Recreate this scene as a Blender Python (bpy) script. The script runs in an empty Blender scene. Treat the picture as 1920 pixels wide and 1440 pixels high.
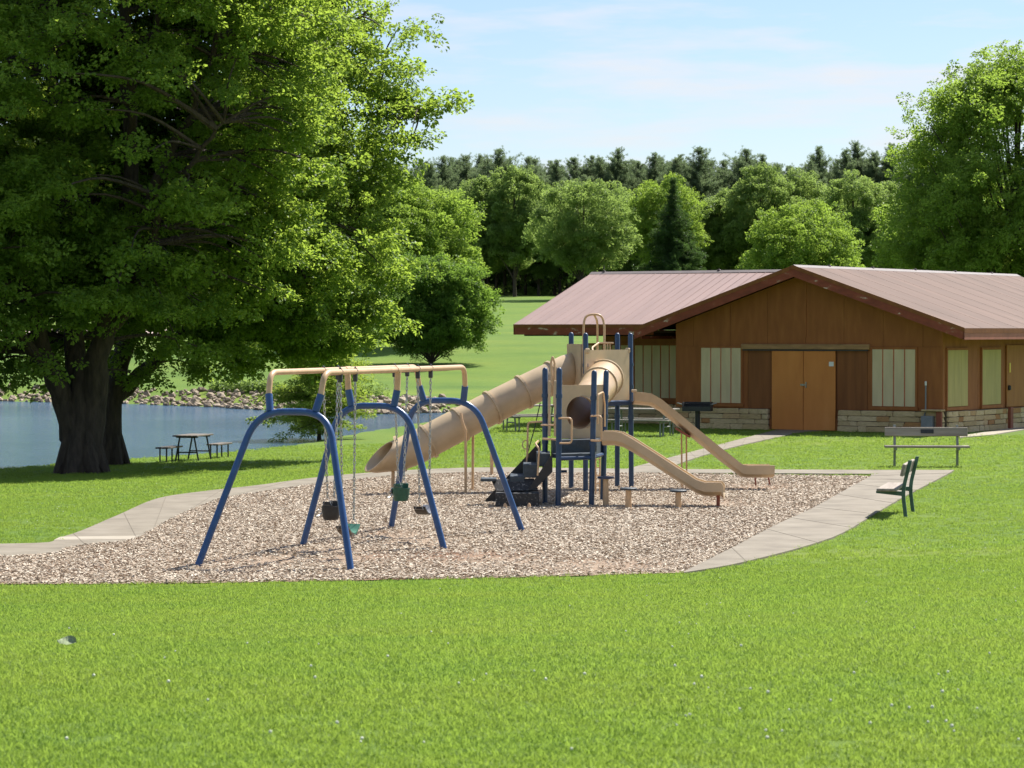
import bpy, bmesh, math, random
import numpy as np
from mathutils import Vector, Matrix, Euler

random.seed(7)
rng = np.random.default_rng(11)
R = math.radians
scene = bpy.context.scene
col = scene.collection

# ------------------------------------------------------------------ camera
F_PX, HOR, CAM_H = 5200.0, 618.0, 2.9          # focal length and horizon row in photograph pixels, metres above the playground
cam_d = bpy.data.cameras.new("camera")
cam = bpy.data.objects.new("camera", cam_d)
col.objects.link(cam)
cam.location = (0, 0, CAM_H)
cam.rotation_euler = (R(90) - math.atan((720 - HOR) / F_PX), 0, 0)
cam_d.sensor_width = 36
cam_d.lens = 36 * F_PX / 1920
cam_d.clip_start = 0.5
cam_d.clip_end = 6000
cam_d.dof.use_dof = True
cam_d.dof.focus_distance = 42
cam_d.dof.aperture_fstop = 11
scene.camera = cam

# ------------------------------------------------------------------ sky, sun, exposure
SUN_EL, SUN_AZ = R(52), R(40)                  # azimuth clockwise from the view direction
SKY_STRENGTH, SUN_STRENGTH, EXPOSURE = 0.062, 4.7, 1.15
world = bpy.data.worlds.new("World")
scene.world = world
world.use_nodes = True
wn, wl = world.node_tree.nodes, world.node_tree.links
wn.clear()
w_out = wn.new("ShaderNodeOutputWorld")
w_bg = wn.new("ShaderNodeBackground")
w_bg.inputs["Strength"].default_value = SKY_STRENGTH
sky = wn.new("ShaderNodeTexSky")
sky.sky_type = 'NISHITA'
sky.sun_disc = False
sky.sun_elevation = SUN_EL
sky.sun_rotation = SUN_AZ
sky.altitude = 250
sky.air_density = 1.1
sky.dust_density = 0.4
sky.ozone_density = 3.0
tc = wn.new("ShaderNodeTexCoord")
mp = wn.new("ShaderNodeMapping")
mp.inputs["Scale"].default_value = (9, 9, 60)
mp.inputs["Location"].default_value = (2.3, 0.4, 0.9)
nz = wn.new("ShaderNodeTexNoise")
nz.inputs["Scale"].default_value = 1.0
nz.inputs["Detail"].default_value = 7
nz.inputs["Roughness"].default_value = 0.55
rmp = wn.new("ShaderNodeValToRGB")
rmp.color_ramp.elements[0].position = 0.46
rmp.color_ramp.elements[0].color = (0, 0, 0, 1)
rmp.color_ramp.elements[1].position = 0.64
rmp.color_ramp.elements[1].color = (0.85, 0.85, 0.85, 1)
mixc = wn.new("ShaderNodeMix")
mixc.data_type = 'RGBA'
mixc.inputs["B"].default_value = (6.3, 6.4, 6.7, 1)
wl.new(tc.outputs["Generated"], mp.inputs["Vector"])
wl.new(mp.outputs["Vector"], nz.inputs["Vector"])
wl.new(nz.outputs["Fac"], rmp.inputs["Fac"])
wl.new(rmp.outputs["Color"], mixc.inputs["Factor"])
tint = wn.new("ShaderNodeMix"); tint.data_type = 'RGBA'; tint.blend_type = 'MULTIPLY'; tint.inputs["Factor"].default_value = 1.0
tint.inputs["B"].default_value = (0.87, 0.885, 1.0, 1)
wl.new(sky.outputs["Color"], tint.inputs["A"])
wl.new(tint.outputs["Result"], mixc.inputs["A"])
wl.new(mixc.outputs["Result"], w_bg.inputs["Color"])
wl.new(w_bg.outputs["Background"], w_out.inputs["Surface"])

sun_dir = Vector((math.sin(SUN_AZ) * math.cos(SUN_EL), math.cos(SUN_AZ) * math.cos(SUN_EL), math.sin(SUN_EL)))
sun_d = bpy.data.lights.new("sun", 'SUN')
sun_d.energy = SUN_STRENGTH
sun_d.angle = R(0.53)
sun_d.color = (1.0, 0.955, 0.88)
sun = bpy.data.objects.new("sun", sun_d)
col.objects.link(sun)
sun.rotation_euler = sun_dir.to_track_quat('Z', 'Y').to_euler()
sun.location = (30, 40, 60)

vs = scene.view_settings
vs.view_transform = 'Standard'
vs.look = 'None'
vs.exposure = EXPOSURE
vs.gamma = 1.0
vs.use_curve_mapping = False
scene.cycles.max_bounces = 10
scene.cycles.diffuse_bounces = 6
scene.cycles.transparent_max_bounces = 8

# ------------------------------------------------------------------ helpers
def W(px, py, d):
    """a photograph pixel at a known distance -> world point"""
    return Vector(((px - 960) * d / F_PX, d, CAM_H - (py - HOR) * d / F_PX))

def G(px, py, z=0.0):
    """a photograph pixel on level ground of height z -> world point"""
    d = (CAM_H - z) * F_PX / (py - HOR)
    return Vector(((px - 960) * d / F_PX, d, z))

def lin(r, g, b):
    f = lambda c: (c / 255 / 12.92) if c / 255 <= 0.04045 else ((c / 255 + 0.055) / 1.055) ** 2.4
    return (f(r), f(g), f(b), 1)

def tag(o, label=None, cat=None, group=None, kind=None):
    if label: o["label"] = label
    if cat: o["category"] = cat
    if group: o["group"] = group
    if kind: o["kind"] = kind
    return o

def empty(name, loc=(0, 0, 0), rz=0.0):
    o = bpy.data.objects.new(name, None)
    o.empty_display_size = 0.2
    col.objects.link(o)
    o.location = loc
    o.rotation_euler = (0, 0, rz)
    return o

def copy_tree(o, parent=None):
    c = o.copy()
    col.objects.link(c)
    c.parent = parent
    for ch in o.children:
        copy_tree(ch, c)
    return c

class MB:
    """collects shapes; build() links them as one mesh object"""
    def __init__(s):
        s.v, s.f = [], []
    def add(s, verts, faces):
        n = len(s.v)
        s.v += [tuple(v) for v in verts]
        s.f += [tuple(i + n for i in f) for f in faces]
        return s
    def box(s, c, size, rot=None, bev=0.0):
        sx, sy, sz = (a / 2 for a in size)
        m = Matrix.Translation(Vector(c))
        if rot is not None:
            m = m @ (rot.to_4x4() if not isinstance(rot, (tuple, list)) else Euler(rot).to_matrix().to_4x4())
        if bev <= 0:
            vs_ = [Vector((x, y, z)) for x in (-sx, sx) for y in (-sy, sy) for z in (-sz, sz)]
            fs = [(0, 1, 3, 2), (4, 6, 7, 5), (0, 4, 5, 1), (2, 3, 7, 6), (0, 2, 6, 4), (1, 5, 7, 3)]
        else:
            bm = bmesh.new()
            bmesh.ops.create_cube(bm, size=1)
            for v in bm.verts: v.co = Vector((v.co.x * 2 * sx, v.co.y * 2 * sy, v.co.z * 2 * sz))
            bmesh.ops.bevel(bm, geom=bm.edges[:], offset=bev, segments=1, affect='EDGES')
            bm.verts.index_update()
            vs_ = [v.co.copy() for v in bm.verts]
            fs = [tuple(v.index for v in f.verts) for f in bm.faces]
            bm.free()
        return s.add([m @ v for v in vs_], fs)
    def tube(s, path, r, n=8, caps=True, closed=False):
        path = [Vector(p) for p in path]
        k = len(path)
        rr = r if isinstance(r, (list, tuple)) else [r] * k
        vs_, fs = [], []
        prev = None
        for i, p in enumerate(path):
            if closed: t = path[(i + 1) % k] - path[i - 1]
            elif i == 0: t = path[1] - p
            elif i == k - 1: t = p - path[i - 1]
            else: t = (path[i + 1] - p).normalized() + (p - path[i - 1]).normalized()
            t = t.normalized() if t.length > 1e-9 else Vector((0, 0, 1))
            if prev is None:
                up = Vector((0, 0, 1)) if abs(t.z) < 0.9 else Vector((1, 0, 0))
                a = t.cross(up).normalized()
            else:
                a = (prev - t * prev.dot(t))
                a = a.normalized() if a.length > 1e-6 else t.orthogonal().normalized()
            prev = a
            b = t.cross(a)
            for j in range(n):
                q = 2 * math.pi * j / n
                vs_.append(p + (a * math.cos(q) + b * math.sin(q)) * rr[i])
        for i in range(k if closed else k - 1):
            i2 = (i + 1) % k
            for j in range(n):
                j2 = (j + 1) % n
                fs.append((i * n + j, i * n + j2, i2 * n + j2, i2 * n + j))
        if caps and not closed:
            fs.append(tuple(range(n))[::-1])
            fs.append(tuple((k - 1) * n + j for j in range(n)))
        return s.add(vs_, fs)
    def prism(s, poly, vec):
        """polygon (3d points) extruded by vec"""
        n = len(poly)
        vec = Vector(vec)
        vs_ = [Vector(p) for p in poly] + [Vector(p) + vec for p in poly]
        fs = [tuple(range(n))[::-1], tuple(range(n, 2 * n))]
        fs += [(i, (i + 1) % n, n + (i + 1) % n, n + i) for i in range(n)]
        return s.add(vs_, fs)
    def rings(s, rings, closed_ring=True):
        n = len(rings[0])
        vs_ = [p for r_ in rings for p in r_]
        fs = []
        for i in range(len(rings) - 1):
            for j in range(n if closed_ring else n - 1):
                j2 = (j + 1) % n
                fs.append((i * n + j, i * n + j2, (i + 1) * n + j2, (i + 1) * n + j))
        return s.add(vs_, fs)
    def build(s, name, mat, parent=None, smooth=False, origin=None):
        me = bpy.data.meshes.new(name)
        org = Vector(origin) if origin is not None else Vector((0, 0, 0))
        if origin is not None:
            me.from_pydata([tuple(Vector(v) - org) for v in s.v], [], s.f)
        else:
            me.from_pydata(s.v, [], s.f)
        bm = bmesh.new(); bm.from_mesh(me)
        bmesh.ops.recalc_face_normals(bm, faces=bm.faces)
        bm.to_mesh(me); bm.free()
        if mat: me.materials.append(mat)
        if smooth:
            me.polygons.foreach_set("use_smooth", [True] * len(me.polygons))
            try: me.set_sharp_from_angle(angle=R(42))
            except Exception: pass
        o = bpy.data.objects.new(name, me)
        col.objects.link(o)
        o.parent = parent
        if origin is not None and parent is None:
            o.location = org
        return o

def bez(p0, p1, p2, p3, n=8):
    out = []
    for i in range(n + 1):
        t = i / n
        out.append((1 - t) ** 3 * Vector(p0) + 3 * (1 - t) ** 2 * t * Vector(p1) + 3 * (1 - t) * t * t * Vector(p2) + t ** 3 * Vector(p3))
    return out

def round_path(pts, rad, n=5):
    """polyline with rounded corners"""
    pts = [Vector(p) for p in pts]
    out = [pts[0]]
    for i in range(1, len(pts) - 1):
        p, a, b = pts[i], pts[i - 1], pts[i + 1]
        ra = min(rad, (a - p).length * 0.48); rb = min(rad, (b - p).length * 0.48)
        s_, e_ = p + (a - p).normalized() * ra, p + (b - p).normalized() * rb
        for k in range(n + 1):
            t = k / n
            out.append((1 - t) ** 2 * s_ + 2 * (1 - t) * t * p + t * t * e_)
    out.append(pts[-1])
    return out

# ------------------------------------------------------------------ materials
def nt(name):
    m = bpy.data.materials.new(name)
    m.use_nodes = True
    n, l = m.node_tree.nodes, m.node_tree.links
    n.clear()
    out = n.new("ShaderNodeOutputMaterial")
    return m, n, l, out

def noise_node(n, l, scale, detail=4, rough=0.55, stretch=None, coord="Object"):
    t = n.new("ShaderNodeTexCoord")
    nz_ = n.new("ShaderNodeTexNoise")
    nz_.inputs["Scale"].default_value = scale
    nz_.inputs["Detail"].default_value = detail
    nz_.inputs["Roughness"].default_value = rough
    if stretch:
        m_ = n.new("ShaderNodeMapping")
        m_.inputs["Scale"].default_value = stretch
        l.new(t.outputs[coord], m_.inputs["Vector"]); l.new(m_.outputs["Vector"], nz_.inputs["Vector"])
    else:
        l.new(t.outputs[coord], nz_.inputs["Vector"])
    return nz_

def ramp(n, l, fac, stops):
    r_ = n.new("ShaderNodeValToRGB")
    e = r_.color_ramp.elements
    while len(e) < len(stops): e.new(0.5)
    for i, (p, c) in enumerate(stops):
        e[i].position = p; e[i].color = c if len(c) == 4 else (*c, 1)
    l.new(fac, r_.inputs["Fac"])
    return r_

def mat_noise(name, stops, scale=4, rough=0.6, bump=0.0, bscale=None, stretch=None, metallic=0, spec=0.5, detail=5, dist=0.02, coat=0.0, coord="Object"):
    m, n, l, out = nt(name)
    p = n.new("ShaderNodeBsdfPrincipled")
    nz_ = noise_node(n, l, scale, detail, stretch=stretch, coord=coord)
    r_ = ramp(n, l, nz_.outputs["Fac"], stops)
    l.new(r_.outputs["Color"], p.inputs["Base Color"])
    p.inputs["Roughness"].default_value = rough
    p.inputs["Metallic"].default_value = metallic
    p.inputs["Specular IOR Level"].default_value = spec
    p.inputs["Coat Weight"].default_value = coat
    p.inputs["Coat Roughness"].default_value = 0.25
    if bump:
        b = n.new("ShaderNodeBump")
        b.inputs["Strength"].default_value = bump
        b.inputs["Distance"].default_value = dist
        bn = noise_node(n, l, bscale or scale * 3, 6, stretch=stretch, coord=coord)
        l.new(bn.outputs["Fac"], b.inputs["Height"])
        l.new(b.outputs["Normal"], p.inputs["Normal"])
    l.new(p.outputs["BSDF"], out.inputs["Surface"])
    return m

def s3(c, lo=0.8, hi=1.2):
    a = tuple(x * lo for x in c[:3]); b = tuple(min(1, x * hi) for x in c[:3])
    return [(0.3, a), (0.7, b)]

def mat_leaf(name, c1, c2, trans, tmix=0.42, rough=0.45, patch=False):
    """leaf: diffuse front, light passing through, colour varying from cluster to cluster"""
    m, n, l, out = nt(name)
    oi = n.new("ShaderNodeObjectInfo")
    r_ = ramp(n, l, oi.outputs["Random"], [(0.0, c1), (1.0, c2)])
    if patch:                                    # patches of clover and paler turf across the lawn
        gm = n.new("ShaderNodeNewGeometry")
        pz = n.new("ShaderNodeTexNoise"); pz.inputs["Scale"].default_value = 0.55; pz.inputs["Detail"].default_value = 5; pz.inputs["Roughness"].default_value = 0.65
        l.new(gm.outputs["Position"], pz.inputs["Vector"])
        pr = ramp(n, l, pz.outputs["Fac"], [(0.30, (0.66, 0.86, 0.85)), (0.45, (0.94, 1.0, 0.95)), (0.58, (1.06, 1.02, 1.0)), (0.72, (1.32, 1.14, 1.1))])
        pm = n.new("ShaderNodeMix"); pm.data_type = 'RGBA'; pm.blend_type = 'MULTIPLY'; pm.inputs["Factor"].default_value = 1
        l.new(r_.outputs["Color"], pm.inputs["A"]); l.new(pr.outputs["Color"], pm.inputs["B"])
        r_ = pm
    rc = r_.outputs["Result"] if patch else r_.outputs["Color"]
    p = n.new("ShaderNodeBsdfPrincipled")
    l.new(rc, p.inputs["Base Color"])
    p.inputs["Roughness"].default_value = rough
    p.inputs["Specular IOR Level"].default_value = 0.15
    t = n.new("ShaderNodeBsdfTranslucent")
    mx = n.new("ShaderNodeMix"); mx.data_type = 'RGBA'; mx.blend_type = 'MIX'
    mx.inputs["Factor"].default_value = 0.55
    l.new(rc, mx.inputs["A"]); mx.inputs["B"].default_value = (*trans, 1)
    l.new(mx.outputs["Result"], t.inputs["Color"])
    ms = n.new("ShaderNodeMixShader"); ms.inputs[0].default_value = tmix
    l.new(p.outputs["BSDF"], ms.inputs[1]); l.new(t.outputs["BSDF"], ms.inputs[2])
    l.new(ms.outputs["Shader"], out.inputs["Surface"])
    return m

M = {}
M['blue'] = mat_noise("blue_powder_coat", s3((0.020, 0.070, 0.20), 0.85, 1.15), 9, 0.33, 0.05, 60)
M['navy'] = mat_noise("navy_powder_coat", s3((0.016, 0.043, 0.100), 0.8, 1.2), 9, 0.36, 0.05, 60)
M['tan_tube'] = mat_noise("tan_powder_coat", s3((0.55, 0.36, 0.20), 0.9, 1.1), 9, 0.36)
M['dark_vinyl'] = mat_noise("dark_vinyl_deck", s3((0.030, 0.045, 0.060), 0.7, 1.3), 14, 0.5, 0.2, 90)
M['black_rubber'] = mat_noise("black_rubber", s3((0.022, 0.021, 0.021), 0.7, 1.4), 14, 0.55, 0.1, 60)
M['green_rubber'] = mat_noise("green_rubber", s3((0.012, 0.085, 0.050), 0.7, 1.3), 14, 0.45)
M['belt_brown'] = mat_noise("worn_brown_belt", s3((0.075, 0.058, 0.045), 0.7, 1.3), 14, 0.55)
M['belt_green'] = mat_noise("faded_green_belt", s3((0.045, 0.17, 0.115), 0.8, 1.2), 14, 0.5)
M['belt_grey'] = mat_noise("worn_grey_belt", s3((0.20, 0.21, 0.24), 0.8, 1.2), 14, 0.4)
M['steel'] = mat_noise("galvanised_steel", s3((0.42, 0.42, 0.40), 0.7, 1.2), 30, 0.42, metallic=0.8)
M['clamp'] = mat_noise("dark_steel_clamp", s3((0.05, 0.05, 0.055), 0.8, 1.2), 30, 0.5, metallic=0.4)

def mat_plastic(name, c, inner, tmix=0.06):
    m, n, l, out = nt(name)
    p = n.new("ShaderNodeBsdfPrincipled")
    nz_ = noise_node(n, l, 3.0, 5)
    r_ = ramp(n, l, nz_.outputs["Fac"], s3(c, 0.88, 1.1))
    l.new(r_.outputs["Color"], p.inputs["Base Color"])
    p.inputs["Roughness"].default_value = 0.38
    t = n.new("ShaderNodeBsdfTranslucent"); t.inputs["Color"].default_value = (*inner, 1)
    ms = n.new("ShaderNodeMixShader"); ms.inputs[0].default_value = tmix
    l.new(p.outputs["BSDF"], ms.inputs[1]); l.new(t.outputs["BSDF"], ms.inputs[2])
    l.new(ms.outputs["Shader"], out.inputs["Surface"])
    return m
M['plastic'] = mat_plastic("tan_plastic", (0.53, 0.400, 0.250), (0.5, 0.30, 0.14))
M['plastic_thin'] = mat_plastic("thin_tan_plastic", (0.47, 0.33, 0.19), (0.55, 0.22, 0.09), 0.09)

# building
M['siding'] = mat_noise("brown_stained_plywood", [(0.2, (0.235, 0.076, 0.020)), (0.5, (0.300, 0.100, 0.026)), (0.8, (0.38, 0.140, 0.038))], 2.2, 0.75, 0.2, 9, stretch=(2.2, 2.2, 0.5), dist=0.01)
M['panel_dark'] = mat_noise("dark_brown_panel", [(0.3, (0.18, 0.058, 0.015)), (0.7, (0.26, 0.090, 0.024))], 2.0, 0.75, 0.2, 12, stretch=(3.0, 3.0, 0.3))
M['door'] = mat_noise("orange_brown_plywood_door", [(0.25, (0.53, 0.175, 0.036)), (0.6, (0.62, 0.228, 0.052)), (0.85, (0.68, 0.28, 0.078))], 1.4, 0.6, 0.15, 10, stretch=(1.6, 1.6, 0.5))
M['beam'] = mat_noise("weathered_tan_beam", s3((0.36, 0.20, 0.09), 0.6, 1.2), 3, 0.75, stretch=(0.6, 3, 3))
M['fascia'] = mat_noise("peeling_red_fascia", [(0.28, (0.17, 0.036, 0.020)), (0.57, (0.26, 0.056, 0.030)), (0.63, (0.28, 0.085, 0.05)), (0.67, (0.56, 0.42, 0.35))], 2.3, 0.7, 0.3, 14, stretch=(1, 1, 2.2), detail=8)
M['fascia_sunlit'] = mat_noise("sunlit_red_fascia", s3((0.42, 0.15, 0.105), 0.8, 1.15), 3, 0.7)  # right eave board: red lightened, sunlight painted into the colour
M['roof'] = mat_noise("mauve_metal_roofing", s3((0.120, 0.074, 0.056), 0.80, 1.16), 1.0, 0.75, 0.0, 30, spec=0.2, stretch=(0.35, 2.2, 0.35), detail=8)
M['roof_pale'] = mat_noise("pale_mauve_roofing", s3((0.295, 0.200, 0.170), 0.90, 1.08), 1.0, 0.45, 0.0, 30, spec=0.6, stretch=(2.2, 0.35, 0.35), detail=8)  # paler, glossier mauve for the wing's front slope
M['ridge'] = mat_noise("grey_ridge_flashing", s3((0.115, 0.092, 0.092), 0.85, 1.15), 3, 0.7)
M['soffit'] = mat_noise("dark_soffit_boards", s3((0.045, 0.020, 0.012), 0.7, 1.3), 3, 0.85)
M['shutter'] = mat_noise("olive_cream_shutter", s3((0.62, 0.50, 0.315), 0.88, 1.1), 2.5, 0.7, stretch=(2, 2, 0.4))
M['shutter_olive'] = mat_noise("olive_shutter", s3((0.46, 0.37, 0.14), 0.88, 1.1), 2.5, 0.7, stretch=(2, 2, 0.4))
M['red_strip'] = mat_noise("red_batten", s3((0.55, 0.13, 0.055), 0.8, 1.15), 5, 0.7)
M['red_post'] = mat_noise("red_brown_post", s3((0.26, 0.075, 0.040), 0.75, 1.2), 4, 0.7)
M['mortar'] = mat_noise("dark_mortar", s3((0.13, 0.10, 0.065), 0.7, 1.2), 9, 0.9)
M['grey_box'] = mat_noise("grey_painted_metal", s3((0.20, 0.21, 0.23), 0.9, 1.1), 6, 0.5)
M['white'] = mat_noise("white_paper", s3((0.75, 0.75, 0.72), 0.95, 1.05), 5, 0.7)
M['yellow'] = mat_noise("yellow_sign_paint", s3((0.75, 0.55, 0.05), 0.95, 1.05), 5, 0.5)
M['black_iron'] = mat_noise("black_iron", s3((0.018, 0.018, 0.020), 0.7, 1.5), 12, 0.55, 0.2, 50)

def mat_stone(name, stops):
    m, n, l, out = nt(name)
    p = n.new("ShaderNodeBsdfPrincipled")
    oi = n.new("ShaderNodeObjectInfo")
    r_ = ramp(n, l, oi.outputs["Random"], stops)
    nz_ = noise_node(n, l, 7, 6)
    mx = n.new("ShaderNodeMix"); mx.data_type = 'RGBA'; mx.blend_type = 'MULTIPLY'
    mx.inputs["Factor"].default_value = 0.8
    r2 = ramp(n, l, nz_.outputs["Fac"], [(0.25, (0.62, 0.58, 0.54)), (0.6, (1, 1, 1))])
    l.new(r_.outputs["Color"], mx.inputs["A"]); l.new(r2.outputs["Color"], mx.inputs["B"])
    l.new(mx.outputs["Result"], p.inputs["Base Color"])
    p.inputs["Roughness"].default_value = 0.85
    b = n.new("ShaderNodeBump"); b.inputs["Strength"].default_value = 0.5; b.inputs["Distance"].default_value = 0.03
    bn = noise_node(n, l, 12, 6); l.new(bn.outputs["Fac"], b.inputs["Height"]); l.new(b.outputs["Normal"], p.inputs["Normal"])
    l.new(p.outputs["BSDF"], out.inputs["Surface"])
    return m
M['stone'] = mat_stone("limestone", [(0.0, (0.52, 0.37, 0.19)), (0.4, (0.62, 0.46, 0.26)), (0.8, (0.68, 0.52, 0.31)), (0.93, (0.48, 0.24, 0.09)), (1.0, (0.42, 0.21, 0.08))])
M['rock'] = mat_stone("riprap_rock", [(0.0, (0.17, 0.13, 0.09)), (0.35, (0.26, 0.20, 0.14)), (0.75, (0.34, 0.27, 0.19)), (1.0, (0.42, 0.35, 0.26))])

M['bench_wood'] = mat_noise("weathered_grey_wood", [(0.3, (0.19, 0.155, 0.125)), (0.7, (0.34, 0.29, 0.24))], 3, 0.8, 0.3, 20, stretch=(0.4, 6, 6))
M['green_iron'] = mat_noise("green_painted_iron", s3((0.055, 0.115, 0.085), 0.7, 1.3), 8, 0.5)
M['grey_iron'] = mat_noise("grey_painted_iron", s3((0.21, 0.22, 0.20), 0.8, 1.2), 8, 0.5)
M['table_wood'] = mat_noise("weathered_table_wood", s3((0.22, 0.20, 0.17), 0.75, 1.2), 3, 0.75, 0.2, 20, stretch=(0.4, 6, 6))
M['dark_wood'] = mat_noise("dark_stained_wood", s3((0.11, 0.090, 0.070), 0.7, 1.4), 3, 0.75)
M['bark'] = mat_noise("grey_brown_bark", [(0.3, (0.030, 0.022, 0.016)), (0.7, (0.085, 0.062, 0.045))], 2.2, 0.9, 1.0, 5.0, stretch=(3.5, 3.5, 0.7), dist=0.08)
M['bark_far'] = mat_noise("dark_bark", s3((0.06, 0.045, 0.035), 0.7, 1.3), 2.0, 0.9)
M['concrete'] = mat_noise("weathered_concrete", [(0.28, (0.125, 0.104, 0.074)), (0.5, (0.178, 0.151, 0.111)), (0.72, (0.215, 0.186, 0.142))], 1.6, 0.85, 0.25, 30, detail=8, dist=0.01, coord="Object")
M['concrete_new'] = mat_noise("pale_concrete", [(0.3, (0.27, 0.235, 0.18)), (0.7, (0.33, 0.29, 0.23))], 1.5, 0.85, 0.2, 30, detail=8)

def mat_lawn():
    m, n, l, out = nt("lawn_grass")
    p = n.new("ShaderNodeBsdfPrincipled")
    big = noise_node(n, l, 0.16, 4)
    mid = noise_node(n, l, 1.3, 5)
    fine = noise_node(n, l, 22, 5, 0.7)
    r1 = ramp(n, l, big.outputs["Fac"], [(0.3, (0.080, 0.132, 0.020)), (0.55, (0.104, 0.158, 0.022)), (0.75, (0.134, 0.172, 0.026))])
    r2 = ramp(n, l, mid.outputs["Fac"], [(0.3, (0.86, 0.90, 0.85)), (0.7, (1.12, 1.08, 1.05))])
    r3 = ramp(n, l, fine.outputs["Fac"], [(0.3, (0.55, 0.6, 0.5)), (0.62, (1.15, 1.12, 1.1))])
    a = n.new("ShaderNodeMix"); a.data_type = 'RGBA'; a.blend_type = 'MULTIPLY'; a.inputs["Factor"].default_value = 1
    b = n.new("ShaderNodeMix"); b.data_type = 'RGBA'; b.blend_type = 'MULTIPLY'; b.inputs["Factor"].default_value = 0.8
    band = noise_node(n, l, 1.0, 4, 0.6, stretch=(0.022, 0.11, 0))
    r4 = ramp(n, l, band.outputs["Fac"], [(0.34, (0.72, 0.82, 0.75)), (0.48, (0.98, 1.0, 1.0)), (0.56, (1.02, 1.0, 1.0)), (0.68, (1.30, 1.14, 1.0))])
    c4 = n.new("ShaderNodeMix"); c4.data_type = 'RGBA'; c4.blend_type = 'MULTIPLY'; c4.inputs["Factor"].default_value = 1
    l.new(r1.outputs["Color"], c4.inputs["A"]); l.new(r4.outputs["Color"], c4.inputs["B"])
    l.new(c4.outputs["Result"], a.inputs["A"]); l.new(r2.outputs["Color"], a.inputs["B"])
    l.new(a.outputs["Result"], b.inputs["A"]); l.new(r3.outputs["Color"], b.inputs["B"])
    l.new(b.outputs["Result"], p.inputs["Base Color"])
    p.inputs["Roughness"].default_value = 0.9
    p.inputs["Specular IOR Level"].default_value = 0.15
    p.inputs["Sheen Weight"].default_value = 0.25
    p.inputs["Sheen Tint"].default_value = (0.5, 0.8, 0.2, 1)
    bm_ = n.new("ShaderNodeBump"); bm_.inputs["Strength"].default_value = 0.6; bm_.inputs["Distance"].default_value = 0.05
    l.new(fine.outputs["Fac"], bm_.inputs["Height"]); l.new(bm_.outputs["Normal"], p.inputs["Normal"])
    l.new(p.outputs["BSDF"], out.inputs["Surface"])
    return m
M['lawn'] = mat_lawn()
M['blade'] = mat_leaf("grass_blade", (0.158, 0.240, 0.037), (0.199, 0.276, 0.047), (0.395, 0.555, 0.08), 0.52, 0.55, patch=True)
M['clover'] = mat_noise("clover_flower", s3((0.60, 0.62, 0.50), 0.9, 1.1), 20, 0.8)

def mat_mulch():
    m, n, l, out = nt("wood_chip_bed")
    p = n.new("ShaderNodeBsdfPrincipled")
    big = noise_node(n, l, 0.55, 4)
    fine = noise_node(n, l, 16, 5, 0.75)
    r1 = ramp(n, l, big.outputs["Fac"], [(0.30, (0.23, 0.125, 0.070)), (0.42, (0.30, 0.210, 0.140)), (0.7, (0.36, 0.280, 0.200))])
    r3 = ramp(n, l, fine.outputs["Fac"], [(0.3, (0.60, 0.56, 0.53)), (0.5, (0.92, 0.90, 0.88)), (0.7, (1.2, 1.18, 1.16))])
    b = n.new("ShaderNodeMix"); b.data_type = 'RGBA'; b.blend_type = 'MULTIPLY'; b.inputs["Factor"].default_value = 0.85
    l.new(r1.outputs["Color"], b.inputs["A"]); l.new(r3.outputs["Color"], b.inputs["B"])
    l.new(b.outputs["Result"], p.inputs["Base Color"])
    p.inputs["Roughness"].default_value = 0.9
    bm_ = n.new("ShaderNodeBump"); bm_.inputs["Strength"].default_value = 0.9; bm_.inputs["Distance"].default_value = 0.05
    l.new(fine.outputs["Fac"], bm_.inputs["Height"]); l.new(bm_.outputs["Normal"], p.inputs["Normal"])
    l.new(p.outputs["BSDF"], out.inputs["Surface"])
    return m
M['mulch'] = mat_mulch()

def mat_chip():
    m, n, l, out = nt("wood_chip")
    p = n.new("ShaderNodeBsdfPrincipled")
    oi = n.new("ShaderNodeObjectInfo")
    r_ = ramp(n, l, oi.outputs["Random"], [(0.0, (0.26, 0.180, 0.118)), (0.25, (0.36, 0.282, 0.200)), (0.6, (0.44, 0.366, 0.276)), (1.0, (0.55, 0.485, 0.385))])
    l.new(r_.outputs["Color"], p.inputs["Base Color"])
    p.inputs["Roughness"].default_value = 0.8
    l.new(p.outputs["BSDF"], out.inputs["Surface"])
    return m
M['chip'] = mat_chip()

def mat_water():
    m, n, l, out = nt("lake_water")
    p = n.new("ShaderNodeBsdfPrincipled")
    p.inputs["Base Color"].default_value = (0.035, 0.078, 0.120, 1)
    p.inputs["Roughness"].default_value = 0.12
    p.inputs["IOR"].default_value = 1.33
    a = noise_node(n, l, 1.0, 5, 0.6, stretch=(0.9, 2.2, 1))
    b2 = noise_node(n, l, 0.06, 3)
    mul = n.new("ShaderNodeMath"); mul.operation = 'MULTIPLY'
    rr = ramp(n, l, b2.outputs["Fac"], [(0.35, (0.35, 0.35, 0.35)), (0.65, (1, 1, 1))])
    l.new(a.outputs["Fac"], mul.inputs[0]); l.new(rr.outputs["Color"], mul.inputs[1])
    bm_ = n.new("ShaderNodeBump"); bm_.inputs["Strength"].default_value = 1.0; bm_.inputs["Distance"].default_value = 0.35
    l.new(mul.outputs["Value"], bm_.inputs["Height"]); l.new(bm_.outputs["Normal"], p.inputs["Normal"])
    l.new(p.outputs["BSDF"], out.inputs["Surface"])
    return m
M['water'] = mat_water()

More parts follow.
